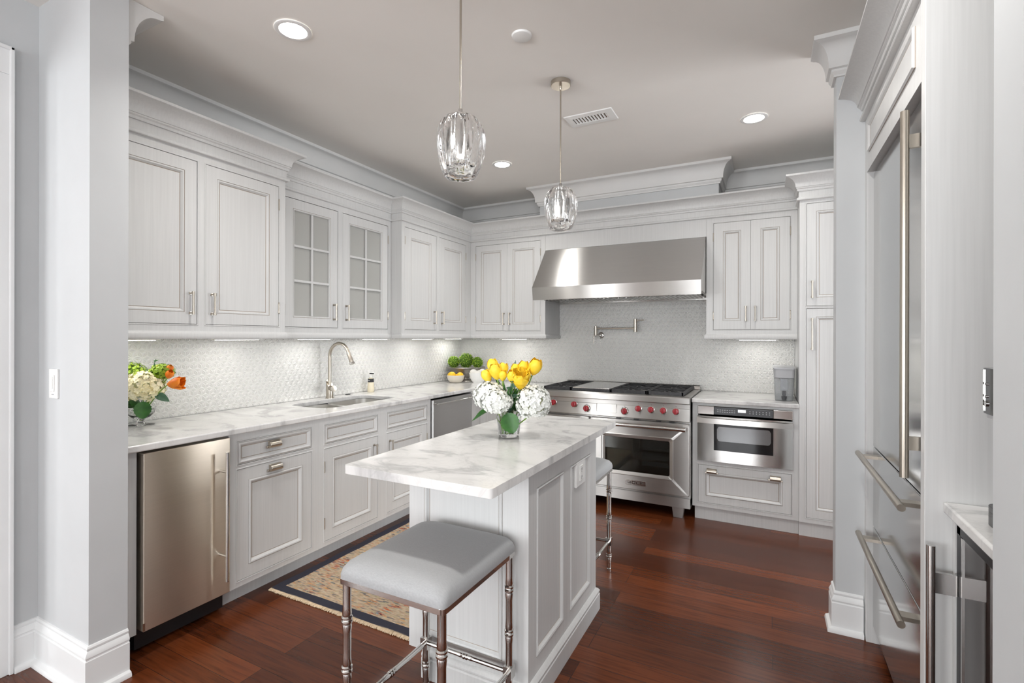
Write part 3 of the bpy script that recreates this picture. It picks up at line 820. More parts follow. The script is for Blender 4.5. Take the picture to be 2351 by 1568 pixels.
def letters(fr, word, a, b, h, wd, gap, c0, c1, t):
    """block capitals from strokes: list of (x0,y0,x1,y1) boxes in a unit cell"""
    G = {'W': [(0, 0, .14, 1), (.86, 0, 1, 1), (0, 0, 1, .2), (.43, 0, .57, .7)], 'O': [(0, 0, .16, 1), (.84, 0, 1, 1), (0, 0, 1, .2), (0, .8, 1, 1)],
         'L': [(0, 0, .18, 1), (0, 0, 1, .2)], 'F': [(0, 0, .18, 1), (0, .8, 1, 1), (0, .42, .85, .60)]}
    m = MB(fr)
    for ch in word:
        for x0, y0, x1, y1 in G[ch]: m.box(a + x0 * wd, a + x1 * wd, b + y0 * h, b + y1 * h, c0, c1)
        a += wd + gap
    return m
letters(FB, 'WOLF', 2.027, .2265, .018, .024, .0085, .7046, .7056, 0).build('lettering', 'ink', bd)
# display plate in the panel
def pc(z): return .694 + (.834 - z) / (.834 - .742) * .009
m = MB(FB); 
pl = rr(1.8515, .8045, .0845, .0345, .008, 4); n = len(pl)
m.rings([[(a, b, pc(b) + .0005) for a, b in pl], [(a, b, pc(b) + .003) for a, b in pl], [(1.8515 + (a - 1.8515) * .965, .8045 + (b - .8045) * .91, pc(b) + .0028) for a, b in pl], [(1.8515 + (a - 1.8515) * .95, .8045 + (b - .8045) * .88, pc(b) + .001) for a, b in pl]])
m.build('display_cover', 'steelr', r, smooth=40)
for a, z, big in ((1.318, .822, 0), (1.396, .822, 0), (1.580, .818, 0), (1.686, .790, 1), (2.000, .790, 1), (2.108, .817, 0), (2.205, .816, 0), (2.297, .815, 0), (2.389, .814, 0)):
    o = FB((a, z, pc(z)))
    R = .031 if big else .0265
    m = MB(); m.lathe([(R, 0), (R, .004), (R - .004, .010 if big else .006), (.018, .014 if big else .008)], o, (0, -1, .07), 28); bz = m.build('knob_bezel', 'chrome', r, smooth=40)
    m = MB(); m.lathe([(.0215, .008), (.0225, .012), (.0215, .033), (.019, .0365), (0, .0375)], o, (0, -1, .07), 28, cap1=False)
    t = MB(FB); t.box(a - .0042, a + .0042, z - .020, z + .022, pc(z) + .034, pc(z) + .046)
    k = len(m.v); m.v += t.v; m.f += [[k + i for i in f] for f in t.f]; m.m += t.m
    m.build('knob', 'knob', bz, bevel=.0012, smooth=40)
    t = MB(FB); t.box(a - .0018, a + .0018, z + .0335, z + .037, pc(z), pc(z) + .0006); t.box(a + .026, a + .030, z - .036, z - .032, pc(z), pc(z) + .0006); t.build('dial_mark', 'ink', bz)
m = MB(FB)
for a in (1.95, 2.09, 2.26, 2.36): m.box(a - .019, a + .019, .728, .733, .69, .7035)
m.build('vent_slots', 'black', r)
# burner grates and griddle cover
def grate(a0, a1):
    t = .013; z0, z1 = .930, .957; c0, c1 = .085, .692
    m = MB(FB)
    m.box(a0, a1, z0, z1, c1 - t, c1); m.box(a0, a1, z0, z1, c0, c0 + t); m.box(a0, a0 + t, z0, z1, c0, c1); m.box(a1 - t, a1, z0, z1, c0, c1)
    m.box(a0, a1, z0 + .004, z1, (c0 + c1) / 2 - t / 2, (c0 + c1) / 2 + t / 2)
    g = m.build('grate', 'iron', r, bevel=.002)
    f = MB()
    for cc in ((c0 * 3 + c1) / 4, (c0 + c1 * 3) / 4):
        am = (a0 + a1) / 2; hw, hd = (a1 - a0) / 2 - .006, (c1 - c0) / 4 - .006
        for dx, dy in ((1, .0), (-1, 0), (0, 1), (0, -1), (.8, .8), (-.8, .8), (.8, -.8), (-.8, -.8)):
            p0 = FB((am + dx * .035, .951, cc + dy * .035)); p1 = FB((am + dx * hw, .951, cc + dy * hd)); pm = p0.lerp(p1, .45) + Vector((-dy * .012, dx * .012, .003))
            f.tube([p0, pm, p1], .0052, 6)
    f.build('grate_fingers', 'iron', g, smooth=50)
    for cc in ((c0 * 3 + c1) / 4, (c0 + c1 * 3) / 4):
        b = MB(); b.lathe([(.048, 0), (.050, .008), (.042, .014), (.036, .014), (.034, .020), (0, .022)], FB(((a0 + a1) / 2, .926, cc)), n=28, cap1=False); b.build('burner', 'black', g, smooth=40)
grate(1.300, 1.546); grate(1.880, 2.168); grate(2.174, 2.440)
m = MB(FB); m.box(1.552, 1.874, .929, .951, .09, .690); gd = m.build('griddle_frame', 'iron', r, bevel=.003)
m = MB(FB); m.box(1.556, 1.870, .951, .958, .094, .684); m.build('griddle_cover', 'steelm', gd, bevel=.002)

# ------------------------------------------------------------------ microwave drawer
r = root('microwave_drawer', (2.85, -.3, .455), 'polished stainless microwave drawer built in below the right countertop', 'microwave')
m = MB(FB); m.box(2.545, 3.150, .46, .856, .10, .615); m.build('body', 'darkgrey', r)
c = .640
for a0, a1 in ((2.536, 2.650), (3.040, 3.160)):
    m = MB(FB); m.box(a0, a1, .800, .861, .60, c); m.build('corner_trim', 'steelm', r, bevel=.003)
m = MB(FB); m.box(2.651, 3.039, .802, .858, .60, c - .003); cp = m.build('control_panel', 'darkgrey', r, bevel=.002)
m = MB(FB); m.box(2.812, 2.864, .828, .848, c - .003, c - .0022); m.build('display', 'lcd', cp)
m = MB(FB)
for i in range(8):
    for j in range(2): m.box(2.672 + i * .016, 2.682 + i * .016, .822 + j * .014, .826 + j * .014, c - .003, c - .0024)
for i in range(7):
    for j in range(2): m.box(2.888 + i * .021, 2.893 + i * .021, .822 + j * .014, .828 + j * .014, c - .003, c - .0024)
m.build('key_markings', 'pale', cp)
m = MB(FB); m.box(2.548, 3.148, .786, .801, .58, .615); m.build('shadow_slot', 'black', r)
# drawer front: slightly bowed steel with a window
m = MB(FB)
w0, w1, z0, z1 = 2.650, 3.040, .540, .742
A0, A1, B0, B1 = 2.536, 3.160, .455, .789
def bow(a): t = (a - (A0 + A1) / 2) / ((A1 - A0) / 2); return c + .012 * (1 - t * t)
cols = sorted({A0 + (A1 - A0) * i / 40 for i in range(41)} | {w0, w1}); rows = [B0, z0, z1, B1]
for i in range(len(cols) - 1):
    for j in range(3):
        a, b2 = cols[i], cols[i + 1]
        if j == 1 and a >= w0 - 1e-6 and b2 <= w1 + 1e-6: continue
        m.quad([(a, rows[j], bow(a)), (b2, rows[j], bow(b2)), (b2, rows[j + 1], bow(b2)), (a, rows[j + 1], bow(a))])
m.quad([(a, B0, bow(a)) for a in cols] + [(A1, B0, .61), (A0, B0, .61)]); m.quad([(a, B1, bow(a)) for a in cols] + [(A1, B1, .61), (A0, B1, .61)])
for a in (A0, A1): m.quad([(a, B0, c), (a, B1, c), (a, B1, .61), (a, B0, .61)])
dr = m.build('drawer_front', 'steelm', r, smooth=30, weld=True)
m = MB(FB); wcols = [a for a in cols if w0 - 1e-6 <= a <= w1 + 1e-6]
wp = [[(a, z0, bow(a) - .002) for a in wcols], [(a, z1, bow(a) - .002) for a in wcols]]
m.rings(wp, False, False, False); wn = m.build('window', 'blackglass', dr, smooth=30)
m = MB(FB); sa0, sa1, sb0, sb1, sr = 2.672, 3.025, .609, .716, .020; lo, up_ = [], []
for i in range(41):
    a = sa0 + (sa1 - sa0) * i / 40; dd = max(0, sr - min(a - sa0, sa1 - a)); k = sr - math.sqrt(max(0, sr * sr - dd * dd))
    lo.append((a, sb0 + k, bow(a) - .0012)); up_.append((a, sb1 - k, bow(a) - .0012))
m.rings([lo, up_], False, False, False); m.build('window_screen', 'screen', wn, smooth=30)
m = MB(FB); hb0, hb1 = .739, .775
m.rings([[(a, hb0, bow(a) + o0), (a, hb1, bow(a) + o0), (a, hb1, bow(a) + .024), (a, hb0, bow(a) + .030)] for a, o0 in [(A0 - .003 + (A1 - A0 + .006) * i / 30, .001 if i in (0, 1, 29, 30) else .016) for i in range(31)]])
m.build('handle', 'steel', dr, smooth=30)

# ------------------------------------------------------------------ small refrigerator left of the drawers
r = root('undercounter_refrigerator', (.3, -3.247, 0), 'narrow undercounter refrigerator with a brushed steel door and long bar handle', 'refrigerator')
m = MB(FL); m.box(-3.440, -3.052, .02, .866, .03, .585); m.build('body', 'black', r)
m = MB(FL); m.box(-3.436, -3.054, .112, .872, .590, .648); d = m.build('door', 'steelv', r, bevel=.003)
m = MB()
m.cyl(FL((-3.105, .198, .706)), FL((-3.105, .817, .706)), .0085, 16)
for z in (.318, .722): m.cyl(FL((-3.105, z, .646)), FL((-3.105, z, .706)), .006, 12)
m.build('handle', 'steelm', d, smooth=40)
m = MB(FL); m.box(-3.439, -3.053, .012, .10, .05, .555); m.build('toe_grille', 'black', r)
m = MB(FL); m.box(-3.440, -3.430, .118, .150, .646, .652); m.build('hinge', 'nickel', r)

# ------------------------------------------------------------------ dishwasher
r = root('dishwasher', (.3, -1.087, 0), 'stainless dishwasher with a horizontal bar handle between sink and corner', 'dishwasher')
m = MB(FL); m.box(-1.380, -.794, .11, .862, .03, .60); m.build('body', 'black', r)
m = MB(FL); m.box(-1.380, -.794, .115, .868, .602, .640); d = m.build('door', 'steeld', r, bevel=.004)
m = MB(); z = .838
m.cyl(FL((-1.375, z, .686)), FL((-.80, z, .686)), .0085, 16)
for a in (-1.352, -.822): m.cyl(FL((a, z, .638)), FL((a, z, .686)), .006, 12)
m.build('handle', 'steelm', d, smooth=40)
m = MB(FL); m.box(-1.384, -.790, 0, .105, .02, .54); m.build('toe_grille', 'black', r)

# ------------------------------------------------------------------ refrigerator wall on the right
GX = -3.40                                   # front plane of the painted surround (c = -x)
r = root('refrigerator_surround', (3.8, -2.3, 0), 'painted full-height surround with crown and panelled top around the steel refrigerator', 'cabinet')
m = MB(FR); m.box(1.8215, 1.862, 0, 2.372, -4.02, GX); m.build('side_panel', 'cab', r, bevel=.0015)
m = MB(FR); m.box(2.752, 2.793, 0, H - .002, -4.24, GX); m.build('gable_panel', 'cab', r, bevel=.0015)
m = MB(FR); m.box(1.862, 2.752, 2.120, 2.372, -4.02, GX); m.build('top_box', 'cab', r)
m = MB(FR); m.rings([rect(1.925, 2.690, 2.192, 2.318, 0, GX + .0002), rect(1.925, 2.690, 2.192, 2.318, 0, GX + .003), rect(1.925, 2.690, 2.192, 2.318, .003, GX + .0095), rect(1.925, 2.690, 2.192, 2.318, .010, GX + .007), rect(1.925, 2.690, 2.192, 2.318, .017, GX - .002 + .003), rect(1.925, 2.690, 2.192, 2.318, .019, GX + .0004), rect(1.925, 2.690, 2.192, 2.318, .021, GX + .0008)], False, True, True, 0, [1, 0, 0, 0, 1, 0])
m.build('top_panel', ['cab', 'glaze'], r)
CF = [(d * 1.22, z) for d, z in CC]
CF = [(d, 2.366 + (z - 2.32) / .17 * .132) for d, z in CF]
crown(FR, [(FR, 1.8215, 2.752, GX, 0, 0)], r, CF)
m = MB(FR); m.box(1.8215, 2.752, 2.366, 2.496, -4.02, GX - .001); m.build('crown_backing', 'cab', r)
r = root('refrigerator', (3.8, -2.3, 0), 'large stainless refrigerator with a long upright handle over two freezer drawers', 'refrigerator')
fx = -3.425
m = MB(FR); m.box(1.864, 2.750, .09, 2.116, -4.0, fx - .03); m.build('body', 'black', r)
m = MB(FR); m.box(1.880, 2.740, 0, .088, -3.98, fx - .045); m.build('toe_grille', 'black', r)
def fpanel(name, z0, z1):
    m = MB(FR); m.box(1.864, 2.750, z0, z1, fx - .028, fx); return m.build(name, 'steelf', r, bevel=.003)
def fbar(p, a0, b0, a1, b1, posts):
    m = MB(); cc = -3.365
    m.cyl(FR((a0, b0, cc)), FR((a1, b1, cc)), .0115, 18)
    t = MB(FR)
    for a, b in posts:
        if abs(a1 - a0) > .1: t.box(a - .020, a + .020, b - .0065, b + .0065, fx - .002, cc)
        else: t.box(a - .0065, a + .0065, b - .020, b + .020, fx - .002, cc)
    k = len(m.v); m.v += t.v; m.f += [[k + i for i in f] for f in t.f]; m.m += t.m
    m.build('handle', 'nickel', p, smooth=40)
d = fpanel('door', .889, 2.112); fbar(d, 2.735, .957, 2.735, 2.047, [(2.735, 1.06), (2.735, 1.955)])
d = fpanel('drawer', .530, .883); fbar(d, 1.890, .855, 2.702, .855, [(1.955, .855), (2.64, .855)])
d = fpanel('drawer', .078, .524); fbar(d, 1.900, .500, 2.702, .500, [(1.965, .500), (2.64, .500)])

# ------------------------------------------------------------------ coffee corner at the right edge
r = root('bar_cabinet_filler', (3.46, -2.8, 0), 'narrow grey painted filler between the refrigerator gable and the beverage cooler', 'panel')
m = MB(FR); m.box(2.794, 2.815, 0, .883, -4.0, -3.462); m.build('filler', 'cab', r)
r = root('beverage_cooler', (3.8, -3.05, 0), 'dark glass-door beverage cooler with an upright bar handle under the coffee counter', 'wine cooler')
m = MB(FR); m.box(2.818, 3.280, .01, .868, -4.0, -3.50); m.build('body', 'black', r)
cx = -3.464
m = MB(FR)
m.box(2.818, 2.848, .10, .868, cx - .03, cx); m.box(3.248, 3.278, .10, .868, cx - .03, cx); m.box(2.818, 3.278, .838, .868, cx - .03, cx); m.box(2.818, 3.278, .10, .13, cx - .03, cx)
d = m.build('door_frame', 'black', r, bevel=.002)
m = MB(FR); m.box(2.848, 3.248, .13, .838, cx - .026, cx - .002); m.build('glass', 'coolglass', d)
m = MB(FR); m.box(2.855, 2.864, .13, .838, cx - .002, cx + .001); m.build('frame_strip', 'steelm', d)
m = MB(); m.cyl(FR((2.835, .12, -3.405)), FR((2.835, .800, -3.405)), .0105, 18)
t = MB(FR)
for z in (.70, .20): t.box(2.829, 2.841, z - .028, z + .028, cx - .002, -3.405)
k = len(m.v); m.v += t.v; m.f += [[k + i for i in f] for f in t.f]; m.m += t.m
m.build('handle', 'steelm', d, smooth=40)
m = MB(FR); m.box(2.82, 3.276, 0, .098, -3.98, -3.52); m.build('toe_grille', 'black', r)
slab('countertop', [(3.440, -3.288), (4.248, -3.288), (4.248, -2.795), (3.440, -2.795)], 'white marble coffee counter at the right edge beside the refrigerator gable', 'countertop')
r = root('coffee_machine', (3.6, -3.08, .914), 'black glossy coffee machine on the coffee counter at the right edge', 'coffee machine')
m = MB(); m.plate(rr(3.62, -3.055, .135, .115, .03, 6), .914, .962); b0 = m.build('base', 'blackglass', r, bevel=.004)
m = MB(); m.plate(rr(3.60, -3.055, .105, .095, .025, 6), .962, .967); m.build('drip_tray', 'greyp', b0, bevel=.002)
m = MB(); m.plate(rr(3.735, -3.06, .06, .10, .03, 6), .962, 1.30); m.build('column', 'darkgrey', r, bevel=.005)
m = MB(); m.plate(rr(3.625, -3.06, .155, .105, .035, 6), 1.190, 1.300); hd = m.build('head', 'blackglass', r, bevel=.006)
m = MB(); m.plate(rr(3.625, -3.06, .150, .100, .033, 6), 1.180, 1.190); m.build('lower_trim', 'greyp', hd)
m = MB(); m.cyl((3.56, -3.06, 1.150), (3.56, -3.06, 1.182), .018, 16); m.build('spout', 'chrome', hd, smooth=40)
for z in (1.215, 1.232, 1.262):
    m = MB(); m.cyl((3.471, -3.005, z), (3.467, -3.005, z), .007 if z < 1.23 else .003, 16); m.build('button', 'chrome', hd, smooth=40)
m = MB(); m.box(3.4675, 3.4715, -2.990, -2.984, 1.196, 1.296); m.build('chrome_strip', 'chrome', hd)
# ------------------------------------------------------------------ island
IX0, IX1, IY0, IY1 = 1.690, 2.235, -2.962, -2.172
r = root('kitchen_island', (1.96, -2.57, 0), 'white painted kitchen island with recessed side panels', 'island')
m = MB()
m.box(IX0 + .09, IX1 - .012, IY0 + .012, IY1 - .01, 0, .883); m.box(IX0, IX0 + .09, IY0 + .012, IY1 - .01, .10, .883)
m.build('body', 'cab', r)
def framed(name, fr, a0, a1, b0, b1, c, ops, t=.012):
    """stiles and rails around recessed panels with a bead"""
    b = MB(fr)
    A = sorted({a0, a1, *[v for o in ops for v in o[:2]]}); B = sorted({b0, b1, *[v for o in ops for v in o[2:]]})
    for i in range(len(A) - 1):
        for j in range(len(B) - 1):
            ca, cb = (A[i] + A[i + 1]) / 2, (B[j] + B[j + 1]) / 2
            if any(o[0] < ca < o[1] and o[2] < cb < o[3] for o in ops): continue
            b.quad([(A[i], B[j], c), (A[i + 1], B[j], c), (A[i + 1], B[j + 1], c), (A[i], B[j + 1], c)])
    for o in ops:
        R = lambda i, d: rect(o[0], o[1], o[2], o[3], i, c + d)
        b.rings([R(0, 0), R(.0015, -.0025), R(.003, .002), R(.007, .004), R(.013, .002), R(.018, -.005), R(.021, -.008), R(.0225, -.0095), R(.024, -.0085)], False, True, True, 0, [1, 0, 0, 0, 0, 0, 1, 0, 0])
    b.rings([rect(a0, a1, b0, b1, 0, c), rect(a0, a1, b0, b1, 0, c - t)], False, False)
    return b.build(name, ['cab', 'glaze'], r)
framed('end_panel', FB, IX0, IX1 - .0006, .10, .883, -IY0, [(1.765, 2.128, .165, .80)])
framed('side_panel', FE, IY0 + .0006, IY1 - .0006, .02, .883, IX1, [(-2.892, -2.617, .170, .806), (-2.535, -2.264, .170, .806)])
framed('end_panel', FFAR, -IX1 + .0006, -IX0, .10, .883, IY1, [(-2.128, -1.765, .165, .80)])
IB = [(0, 0), (.017, 0), (.017, .078), (.014, .082), (.014, .086), (.0165, .090), (.0165, .096), (.010, .104), (.006, .108), (0, .110)]
def bbase(fr, a0, a1, c, m0, m1):
    t = MB(fr); t.rings([[(a0 + m0 * d, z, c + d) for d, z in IB], [(a1 - m1 * d, z, c + d) for d, z in IB]]); t.build('base_moulding', 'cab', r, smooth=30)
bbase(FB, IX0 + .075, IX1, -IY0, 0, -1); bbase(FE, IY0, IY1, IX1, -1, -1); bbase(FFAR, -IX1, -IX0 - .075, IY1, -1, 0)
# doors on the sink side
for a0, a1 in ((2.19, 2.56), (2.58, 2.945)):
    m = MB(FR); panel(m, a0, a1, .13, .85, -IX0 + .006, .06, LOW, .006); m.build('door', ['cab', 'glaze'], r)
tp = rr(1.962, -2.601, .305, .688, .014, 5)
slab('island_countertop', tp, 'white marble top with soft grey veins on the kitchen island', 'countertop', bev=.008)
r = root('power_outlet', (2.24, -2.405, .745), 'white power outlet on the side panel of the island', 'outlet')
c = IX1 - .0085
m = MB(FE); m.box(-2.468, -2.345, .690, .804, c, c + .012); pl = m.build('cover_plate', 'white', r, bevel=.003)
m = MB(FE); m.box(-2.428, -2.385, .712, .782, c + .012, c + .016); rc = m.build('receptacle', 'ceram', pl, bevel=.0015)
m = MB(FE)
for z in (.765, .730):
    for a in (-2.414, -2.400): m.box(a - .0013, a + .0013, z - .006, z + .006, c + .016, c + .0165)
    m.box(-2.409, -2.405, z - .013, z - .009, c + .016, c + .0165)
m.build('slots', 'ink', rc)

# ------------------------------------------------------------------ stools: chrome bamboo legs, grey domed seat
def make_stool(x0, x1, y0, y1):
    cx, cy = (x0 + x1) / 2, (y0 + y1) / 2; hx, hy = (x1 - x0) / 2, (y1 - y0) / 2
    r = root('bar_stool', (cx, cy, 0), 'grey vinyl stool with chrome bamboo-style legs, in front of the island', 'stool', 'chrome bar stools at the island')
    m = MB(); rs = []
    for k, rad, z in ((1, .022, .603), (1.004, .024, .617), (.992, .03, .632), (.955, .04, .646), (.87, .06, .6575), (.70, .07, .665), (.4, .06, .669), (.1, .02, .670)):
        rs.append([(x, y, z) for x, y in rr(cx, cy, (hx + .006) * k, (hy + .006) * k, rad, 6)])
    m.rings(rs, True, True); m.build('seat_cushion', 'vinyl', r, smooth=60)
    m = MB(); m.plate(rr(cx, cy, hx + .004, hy + .004, .012, 4), .585, .603, [rr(cx, cy, hx - .022, hy - .022, .008, 4)]); m.build('seat_frame', 'chrome', r, bevel=.0015)
    lx, ly = hx - .014, hy - .014
    def node(z, R=.0135): return [(R, z - .040), (R * 1.12, z - .020), (R * 1.02, z - .013), (R * 1.30, z - .009), (R * 1.30, z - .004), (R * 1.05, z), (R * 1.30, z + .004), (R * 1.30, z + .009), (R * 1.02, z + .013), (R * 1.12, z + .020), (R, z + .040)]
    for sx in (-1, 1):
        for sy in (-1, 1):
            m = MB(); R = .0135; zs = (.310, .470) if sx * sy else ()
            prof = [(.012, .0), (.012, .008), (.010, .010), (R, .014)] + node(.085) + [(R, .13)] + node(.310) + node(.468) + [(R, .586)]
            m.lathe(prof, (cx + sx * lx, cy + sy * ly, 0), n=20)
            m.box(cx + sx * lx - .0165, cx + sx * lx + .0165, cy + sy * ly - .0165, cy + sy * ly + .0165, .148, .190)
            m.build('leg', 'chrome', r, smooth=35)
    def stretcher(p0, p1):
        m = MB(); p0, p1 = Vector(p0), Vector(p1); d = p1 - p0; L = d.length; R = .0095
        prof = [(R, 0)] + [(r_, t_) for r_, t_ in [(q[0] * R / .0135, L / 2 + q[1]) for q in node(0)]] + [(R, L)]
        m.lathe(prof, p0, d, 16); m.build('stretcher', 'chrome', r, smooth=35)
    z = .168
    for s in (-1, 1):
        stretcher((cx + s * lx, cy - ly, z), (cx + s * lx, cy + ly, z)); stretcher((cx - lx, cy + s * ly, z), (cx + lx, cy + s * ly, z))
    return r
st = make_stool(1.795, 2.192, -3.432, -2.990)
dup(st, (1.988, -1.931, 0), 'second chrome-legged stool tucked under the far end of the island, facing the range')

# ------------------------------------------------------------------ rug
r = root('runner_rug', (1.13, -1.8, 0), 'multicoloured runner rug with navy border between sink cabinets and island', 'rug')
RX = (.612, 1.625, -2.800, -.95)
M['rug'] = rug_mat('woven_rug', *RX)
m = MB(); nx, ny = 16, 30
top = [[(RX[0] + (RX[1] - RX[0]) * i / nx, RX[2] + (RX[3] - RX[2]) * j / ny, .010 + .0012 * math.sin(i * 1.3 + j) + .001 * math.sin(j * 1.7)) for i in range(nx + 1)] for j in range(ny + 1)]
m.rings(top, False, False, False)
for j in range(ny):
    for i in (0, nx): m.quad([top[j][i], top[j + 1][i], (top[j + 1][i][0], top[j + 1][i][1], 0.001), (top[j][i][0], top[j][i][1], .001)])
for j in (0, ny):
    for i in range(nx): m.quad([top[j][i], top[j][i + 1], (top[j][i + 1][0], top[j][i + 1][1], .001), (top[j][i][0], top[j][i][1], .001)])
m.build('pile', 'rug', r, smooth=60, weld=True)
for yy, s in ((RX[2], -1), (RX[3], 1)):
    m = MB()
    for i in range(170):
        x = RX[0] + (RX[1] - RX[0]) * (i + .5) / 170; L = .015 + random.random() * .005; dx = random.uniform(-.003, .003)
        m.tube([(x, yy - s * .004, .007), (x + dx * .5, yy + s * L * .5, .006), (x + dx, yy + s * L, .0032)], [.0036, .0034, .0028], 5)
    o = m.build('fringe', 'fringe', r, smooth=60); o['kind'] = 'stuff'
# ------------------------------------------------------------------ ceiling fixtures
def lamp(name, loc, rot, shape, size, watts, col=(1, .975, .94), spread=180):
    l = bpy.data.lights.new(name, 'AREA'); l.shape = shape; l.size = size[0]; l.size_y = size[1]; l.energy = watts; l.color = col; l.spread = math.radians(spread)
    o = bpy.data.objects.new(name, l); COL.objects.link(o); o.location = loc; o.rotation_euler = rot; return o
CANW = 5
def downlight(x, y, label, k=1.0):
    r = root('recessed_downlight', (x, y, H), label, 'ceiling light', 'recessed ceiling downlights')
    m = MB(); m.lathe([(.080, 0), (.079, -.004), (.072, -.0065), (.060, -.005), (.056, .0)], (x, y, H - .0005), n=40, cap0=False, cap1=False); m.build('trim_ring', 'white', r, smooth=40)
    m = MB(); m.lathe([(0, -.0030), (.058, -.0030), (.058, -.0012), (0, -.0012)], (x, y, H), n=40, cap0=False, cap1=False); m.build('lens', 'can', r)
    lamp('downlight_lamp', (x, y, H - .008), (0, 0, 0), 'DISK', (.11, .11), CANW * k, (1, .985, .96), 125)
downlight(1.085, -3.046, 'glowing recessed ceiling light nearest the left entry wall, largest in view')
downlight(1.100, -1.084, 'glowing recessed ceiling light above the corner, between the two pendants')
downlight(2.923, -1.093, 'glowing recessed ceiling light near the pantry, right of the air vent', .6)
lamp('downlight_lamp', (2.92, -3.05, H - .008), (0, 0, 0), 'DISK', (.11, .11), CANW * 1.9, (1, .985, .96), 160)

r = root('smoke_detector', (1.992, -2.536, H), 'flat white round cover plate on the ceiling between the pendant cords', 'ceiling cover')
m = MB(); m.lathe([(.0, -.011), (.036, -.011), (.044, -.008), (.047, 0)], (1.992, -2.536, H - .0005), n=36, cap0=False); m.build('cover', 'white', r, smooth=40)
r = root('ceiling_vent', (2.005, -1.57, H), 'white rectangular air vent grille on the ceiling beside the far pendant', 'vent')
m = MB(); vx0, vx1, vy0, vy1 = 1.850, 2.160, -1.655, -1.486
z = H - .0005
def vr(i, zz): return [(vx0 + i, vy0 + i, zz), (vx1 - i, vy0 + i, zz), (vx1 - i, vy1 - i, zz), (vx0 + i, vy1 - i, zz)]
def vi(i, zz): return [(1.895 - i, -1.612 - i, zz), (2.115 + i, -1.612 - i, zz), (2.115 + i, -1.529 + i, zz), (1.895 - i, -1.529 + i, zz)]
m.rings([vr(0, z), vr(.003, z - .006), vi(0, z - .008), vi(0, z - .001)], False, False); m.build('frame', 'white', r)
m = MB(); m.box(1.895, 2.115, -1.612, -1.529, z - .0012, z); m.build('duct', 'gap', r)
for i in range(11):
    m = MB(); a = 1.903 + i * .0202; m.rings([[(a, y, z - .0075), (a + .0012, y, z - .0075), (a + .0105, y, z - .0018), (a + .0093, y, z - .0018)] for y in (-1.611, -1.530)]); m.build('slat', 'white', r)

# ------------------------------------------------------------------ pendants
def pendant(x, y, label):
    r = root('pendant_light', (x, y, H), label, 'pendant light', 'clear glass pendants over the island')
    m = MB(); m.lathe([(.0, -.024), (.052, -.024), (.054, -.022), (.054, 0)], (x, y, H - .0005), n=40, cap0=False); ca = m.build('canopy', 'nickel', r, smooth=40)
    m = MB(); m.lathe([(.006, -.045), (.0075, -.043), (.0075, -.024)], (x, y, H), n=16); m.build('collar', 'nickel', ca, smooth=40)
    m = MB(); m.cyl((x, y, 2.20), (x, y, H - .040), .0042, 10); m.build('stem', 'nickel', r, smooth=40)
    m = MB(); m.lathe([(.0075, 2.212), (.0075, 2.180), (.012, 2.178), (.0125, 2.125), (.009, 2.118)], (x, y, 0), n=18); m.build('socket', 'chrome', r, smooth=40)
    m = MB(); m.lathe([(.006, 2.118), (.013, 2.105), (.0175, 2.075), (.016, 2.040), (.008, 2.022), (.0, 2.020)], (x, y, 0), n=18, cap1=False); m.build('bulb', 'bulb', r, smooth=60)
    # thick wavy glass barrel
    n, k = 96, 40; z0, z1 = 1.955, 2.192
    def R(t): return .086 * (max(0, 1 - abs(2 * t - 1.0) ** 3.4)) ** .36 if False else None
    prof = [(0.0, .000), (.042, .001), (.058, .007), (.0665, .022), (.0755, .052), (.0820, .088), (.0850, .122), (.0850, .155), (.0815, .183), (.0730, .206), (.058, .222), (.038, .232), (.022, .236), (.0125, .237)]
    rng = random.Random(int(x * 100 + abs(y) * 10)); ph = [rng.uniform(0, 6.28) for _ in range(6)]
    outer = []
    NZ = 44
    def interp(s):
        L = len(prof) - 1; q = s * L; i = min(int(q), L - 1); f = q - i; a, b = prof[i], prof[i + 1]
        return a[0] + (b[0] - a[0]) * f, a[1] + (b[1] - a[1]) * f
    def wave(th, h):
        t = h / .237; e = math.sin(PI * min(1, max(0, t))) ** .6
        return e * (.0050 * math.sin(7 * th + ph[0] + 1.1 * math.sin(3.5 * t + ph[1])) + .0028 * math.sin(11 * th + ph[2] + 2.4 * t) + .0016 * math.sin(17 * th - 3 * t + ph[3]))
    for i in range(1, NZ + 1):
        rr_, h = interp(i / NZ); outer.append([(x + (rr_ + wave(2 * PI * j / n, h)) * math.cos(2 * PI * j / n), y + (rr_ + wave(2 * PI * j / n, h)) * math.sin(2 * PI * j / n), z0 + h) for j in range(n)])
    inner = []
    iprof = [(.013, .237), (.022, .222), (.038, .211), (.050, .190), (.055, .165), (.056, .12), (.054, .08), (.050, .055), (.040, .046), (.02, .043)]
    for q in range(len(iprof) * 4 - 3):
        i = min(q // 4, len(iprof) - 2); f = q / 4 - i; a, b = iprof[i], iprof[i + 1]; rr_ = a[0] + (b[0] - a[0]) * f; h = a[1] + (b[1] - a[1]) * f
        inner.append([(x + (rr_ + .3 * wave(2 * PI * j / n + .4, h) * (1 if h < .225 else 0)) * math.cos(2 * PI * j / n), y + (rr_ + .3 * wave(2 * PI * j / n + .4, h) * (1 if h < .225 else 0)) * math.sin(2 * PI * j / n), z0 + h) for j in range(n)])
    m = MB(); m.rings(outer + inner, True, True); m.build('glass_shade', 'crystal', r, smooth=60)
pendant(1.995, -3.050, 'clear wavy glass pendant nearest the camera, hanging over the near half of the island')
pendant(1.997, -2.066, 'clear wavy glass pendant hanging over the far end of the island, before the hood')

